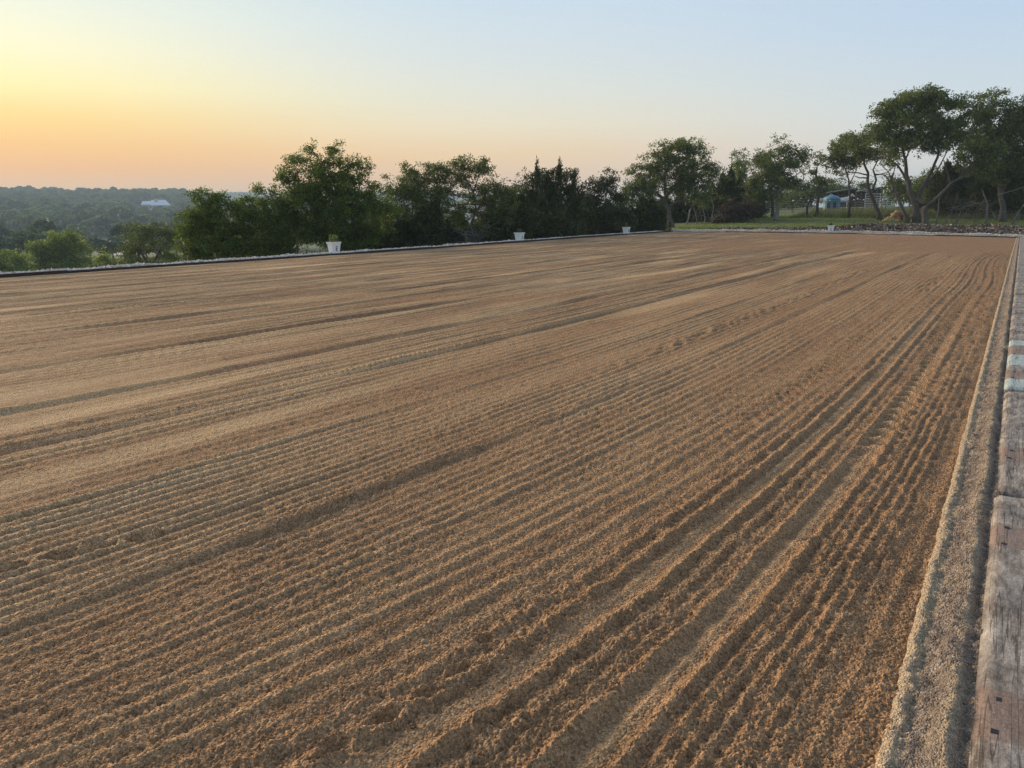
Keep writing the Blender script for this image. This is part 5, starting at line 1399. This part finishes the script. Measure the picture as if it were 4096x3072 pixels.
# ================================================================== valley: house, track, woods
def draped(name, pts, width):
    pts = np.array(pts, float)
    cum = np.concatenate([[0], np.cumsum(np.linalg.norm(np.diff(pts, axis=0), axis=1))])
    s = np.linspace(0, cum[-1], 40)
    P_ = np.stack([np.interp(s, cum, pts[:, 0]), np.interp(s, cum, pts[:, 1])], -1)
    d = np.gradient(P_, axis=0); d /= np.linalg.norm(d, axis=1, keepdims=True); nn = np.stack([-d[:, 1], d[:, 0]], -1)
    V = np.concatenate([P_[:, None]+nn[:, None]*k*width for k in (-0.5, -0.17, 0.17, 0.5)], 1)
    z = terrain(V[..., 0], V[..., 1])+0.25
    v = np.concatenate([V, z[..., None]], -1).reshape(-1, 3)
    i = np.arange(39)[:, None]*4; j = np.arange(3)[None, :]
    f = np.stack([i+j, i+j+1, i+4+j+1, i+4+j], -1).reshape(-1, 4)
    a, b, c_ = v[f[0, 0]], v[f[0, 1]], v[f[0, 2]]
    if np.cross(b-a, c_-a)[2] < 0:
        f = f[:, ::-1]
    return tag(link(name, mesh_np(name, v, f), M['track']), kind='structure')
TRK = [g2(452, 225), g2(446, 245), g2(428, 262), g2(412, 285), g2(424, 320), g2(445, 350), g2(500, 365), g2(560, 380)]
draped('gravel_track', TRK, 2.4)

def house():
    D_ = 730
    c = at(612, 840, D_); gz_ = max(ground_z(c[0], c[1])-1.0, at(612, 841, D_)[2])
    rz = math.atan2(_right[1], _right[0])+math.radians(4)
    t = thing('house', 'pale house with bright metal roofs on the wooded hillside', 'house', (c[0], c[1], gz_), rz)
    t.scale = (0.86, 0.86, 0.95)
    s = D_/FPX
    def gable(name, x0, x1, y0, y1, ze, zr, slope_l=0.0, slope_r=0.0):
        ym = (y0+y1)/2
        mb = MB()
        v = [(x0, y0, ze), (x1, y0, ze), (x1, y1, ze), (x0, y1, ze), (x0+slope_l, ym, zr), (x1-slope_r, ym, zr)]
        mb.add(v, [(0, 1, 5, 4), (2, 3, 4, 5), (1, 2, 5), (3, 0, 4), (3, 2, 1, 0)])
        return mb.build(name, M['house_roof'], t)
    MB().box((-10.5, 1, 0), (0, 9, 5.2)).build('wall', M['house_wall'], t)
    MB().box((0.6, 0.6, 0), (12.6, 10, 5.0)).build('wall', M['house_wall'], t)
    gable('roof', -11.6, 0.2, -0.2, 10, 5.25, 8.6)
    r2 = gable('roof', -0.6, 14.2, -2.6, 12.5, 4.4, 9.6, -2.2, 2.6)
    MB().box((1.8, 1.8, 7.2), (4.6, 5, 10.4)).build('chimney', M['house_wall'], r2)
    gable('porch_roof', 13.2, 17.0, -1, 5, 4.2, 5.4)
    for k in (-9.0, -6.2, -3.4):
        w_ = MB().box((k, 0.93, 1.8), (k+1.5, 1.02, 3.9)).build('window', M['dark_gap'], t)
    for k in (13.4, 16.7):
        MB().box((k, -0.6, 0), (k+0.25, -0.35, 4.3)).build('post', M['house_wall'], t)
    return t
house()
bc = at(728, 848, 760); t = thing('barn', 'long low pale roofed building right of the house on the hillside', 'building', (bc[0], bc[1], ground_z(bc[0], bc[1])), math.atan2(_right[1], _right[0]))
MB().box((-5, 0, 0), (6, 8, 3.4)).build('wall', M['house_wall'], t)
MB().add([(-5.4, -0.5, 3.3), (6.4, -0.5, 3.3), (6.4, 8.5, 3.3), (-5.4, 8.5, 3.3), (-5.4, 4, 5.4), (6.4, 4, 5.4)], [(0, 1, 5, 4), (2, 3, 4, 5), (1, 2, 5), (3, 0, 4), (3, 2, 1, 0)]).build('roof', M['house_roof'], t)

def hill_tree_mesh(kind, seed):
    r0 = np.random.default_rng(seed)
    lob = []
    n_l = 9
    for q in range(n_l):
        a = r0.uniform(0, 6.28); rr_ = r0.uniform(0.1, 1.9)
        lob.append((rr_*math.cos(a), rr_*math.sin(a), r0.uniform(2.4, 4.6)-0.35*rr_, r0.uniform(0.9, 1.6)))
    C_ = []
    for x0, y0, z0, R_ in lob:
        m_ = 120
        d = r0.normal(size=(m_, 3)); d /= np.linalg.norm(d, axis=1, keepdims=True)
        d[:, 2] = np.where(d[:, 2] < -0.3, -d[:, 2], d[:, 2])
        C_.append(np.array([x0, y0, z0])+d*R_*r0.uniform(0.7, 1.08, (m_, 1))*np.array([1, 1, 0.8]))
    C_ = np.vstack(C_)
    lv = leaf_quads(C_, 0.62, aspect=0.75)
    cr = mesh_np('crown', lv, np.arange(len(lv)).reshape(-1, 3), False)
    cr.materials.append(M['hill_leaf'])
    mb = MB()
    mb.tube([(0, 0, -0.5), (0.1, 0, 1.2), (0.0, 0.1, 3.0)], [0.28, 0.2, 0.1], 5)
    for x0, y0, z0, R_ in lob[:4]:
        mb.tube([(0.05, 0, 1.4), (x0*0.5, y0*0.5, z0*0.65), (x0, y0, z0)], [0.14, 0.09, 0.04], 4, cap=False)
    tr_ = mesh_np('trunk', np.vstack(mb.v), mb.f, True)
    tr_.materials.append(M['bark'])
    return cr, tr_
HT = [hill_tree_mesh(0, 40+q) for q in range(4)]
# candidate spots
n = 26000
az_ = np.radians(rng.uniform(44, 84, n)); r_ = np.sqrt(rng.uniform(150**2, 1250**2, n))
x_, y_ = CX-np.sin(az_)*r_, CY+np.cos(az_)*r_
dens_ = smooth(-0.25, 0.2, pn(x_/60, y_/60, 121)+0.65*smooth(330, 520, r_)-0.10)
dens_ *= 0.45+0.55*smooth(240, 460, r_)
keep = rng.random(n) < dens_*0.62
trk = np.array(TRK)
dmin = np.min(np.hypot(x_[:, None]-np.repeat(trk, 1, 0)[None, :, 0], y_[:, None]-trk[None, :, 1]), 1)
keep &= dmin > 13
uv_az = np.degrees(az_)
meadow = (uv_az > 62.4) & (uv_az < 65.6) & (r_ > 230) & (r_ < 400) & (rng.random(n) < 0.9)
keep &= ~meadow
hc = at(612, 840, 730); keep &= ~((np.hypot(x_-hc[0], y_-hc[1]) < 20) | ((np.abs(uv_az-61.0) < 1.5) & (r_ > 600) & (r_ < 735)))
keep &= ~((np.hypot(x_-bc[0], y_-bc[1]) < 13) | ((np.abs(uv_az-59.0) < 0.7) & (r_ > 700) & (r_ < 762)))
x_, y_, r_, uv_az = x_[keep], y_[keep], r_[keep], uv_az[keep]
z_ = terrain(x_, y_)
s_ = np.where((np.abs(uv_az-61.0) < 1.7) & (r_ > 430) & (r_ < 735), 0.7, 1.0)*rng.uniform(0.55, 1.0, len(x_))*rng.choice([1.0, 1.0, 1.35, 1.7], len(x_))*np.interp(r_, [150, 400, 800, 1200], [1.15, 1.25, 1.2, 1.25])
order = np.argsort(-(s_/r_)*((uv_az > 57.5) & (uv_az < 73)))
ind, rest = order[:290], order[290:]
near_lab = 'leafy oak among the scattered trees in the valley below the hill'
far_lab = 'oak in the dense grey green wood on the opposite hillside'
for k in ind:
    cr, tr_ = HT[k % 4]
    lab_ = near_lab if r_[k] < 420 else far_lab
    t = thing('hillside_oak', lab_, 'tree', (x_[k], y_[k], z_[k]), rng.uniform(0, 6.28), 'valley trees' if r_[k] < 420 else 'hillside trees')
    t.scale = (s_[k]*rng.uniform(.9, 1.3), s_[k]*rng.uniform(.9, 1.3), s_[k]*rng.uniform(.85, 1.1))
    link('crown', cr, None, t)
    link('trunk', tr_, None, t)
# the rest of the wood, as one mass
pc = bpy.data.collections.new('wood_parts')
for q, (cr, tr_) in enumerate(HT):
    o = bpy.data.objects.new('wood_crown', cr); pc.objects.link(o)
# distant ridge trees as well
n2_ = 5200
az2 = np.radians(rng.uniform(40, 66, n2_)); rr2 = rng.uniform(1450, 1900, n2_)
x2, y2 = CX-np.sin(az2)*rr2, CY+np.cos(az2)*rr2
px = np.concatenate([x_[rest], x2]); py = np.concatenate([y_[rest], y2]); pz = terrain(px, py)
sc_ = np.concatenate([s_[rest], rng.uniform(1.3, 2.0, n2_)])
wme = bpy.data.meshes.new('hillside_wood')
wme.vertices.add(len(px)); wme.vertices.foreach_set('co', np.stack([px, py, pz], -1).astype(np.float32).ravel())
at_ = wme.attributes.new('size', 'FLOAT', 'POINT'); at_.data.foreach_set('value', sc_.astype(np.float32))
wob = link('hillside_wood', wme); tag(wob, 'mass of grey green trees covering the far hills', 'woodland', kind='stuff')
ng = bpy.data.node_groups.new('scatter', 'GeometryNodeTree')
ng.interface.new_socket('Geometry', in_out='INPUT', socket_type='NodeSocketGeometry')
ng.interface.new_socket('Geometry', in_out='OUTPUT', socket_type='NodeSocketGeometry')
gi, go_ = ng.nodes.new('NodeGroupInput'), ng.nodes.new('NodeGroupOutput')
ci = ng.nodes.new('GeometryNodeCollectionInfo'); ci.inputs['Collection'].default_value = pc
ci.inputs['Separate Children'].default_value = True; ci.inputs['Reset Children'].default_value = True
ip = ng.nodes.new('GeometryNodeInstanceOnPoints'); ip.inputs['Pick Instance'].default_value = True
na_ = ng.nodes.new('GeometryNodeInputNamedAttribute'); na_.data_type = 'FLOAT'; na_.inputs['Name'].default_value = 'size'
rv = ng.nodes.new('FunctionNodeRandomValue'); rv.data_type = 'FLOAT_VECTOR'
rv.inputs[0].default_value = (0, 0, 0); rv.inputs[1].default_value = (0, 0, 6.28)
ng.links.new(gi.outputs[0], ip.inputs['Points']); ng.links.new(ci.outputs[0], ip.inputs['Instance'])
ng.links.new(rv.outputs[0], ip.inputs['Rotation'])
ng.links.new([o_ for o_ in na_.outputs if o_.enabled][0], ip.inputs['Scale'])
ng.links.new(ip.outputs[0], go_.inputs[0])
wob.modifiers.new('scatter', 'NODES').node_group = ng

# ================================================================== the evening haze
hz = MB().box((-7000, -7000, -14), (7000, 7000, 82))
m = bpy.data.materials.new('haze'); m.use_nodes = True
nd, lk = m.node_tree.nodes, m.node_tree.links
nd.clear()
pv_ = nd.new('ShaderNodeVolumePrincipled'); mo = nd.new('ShaderNodeOutputMaterial')
pv_.inputs['Color'].default_value = (0.74, 0.91, 1.0, 1)
pv_.inputs['Density'].default_value = 0.00055
pv_.inputs['Anisotropy'].default_value = 0.0
lk.new(pv_.outputs[0], mo.inputs['Volume'])
hzo = hz.build('haze', m); tag(hzo, kind='stuff')
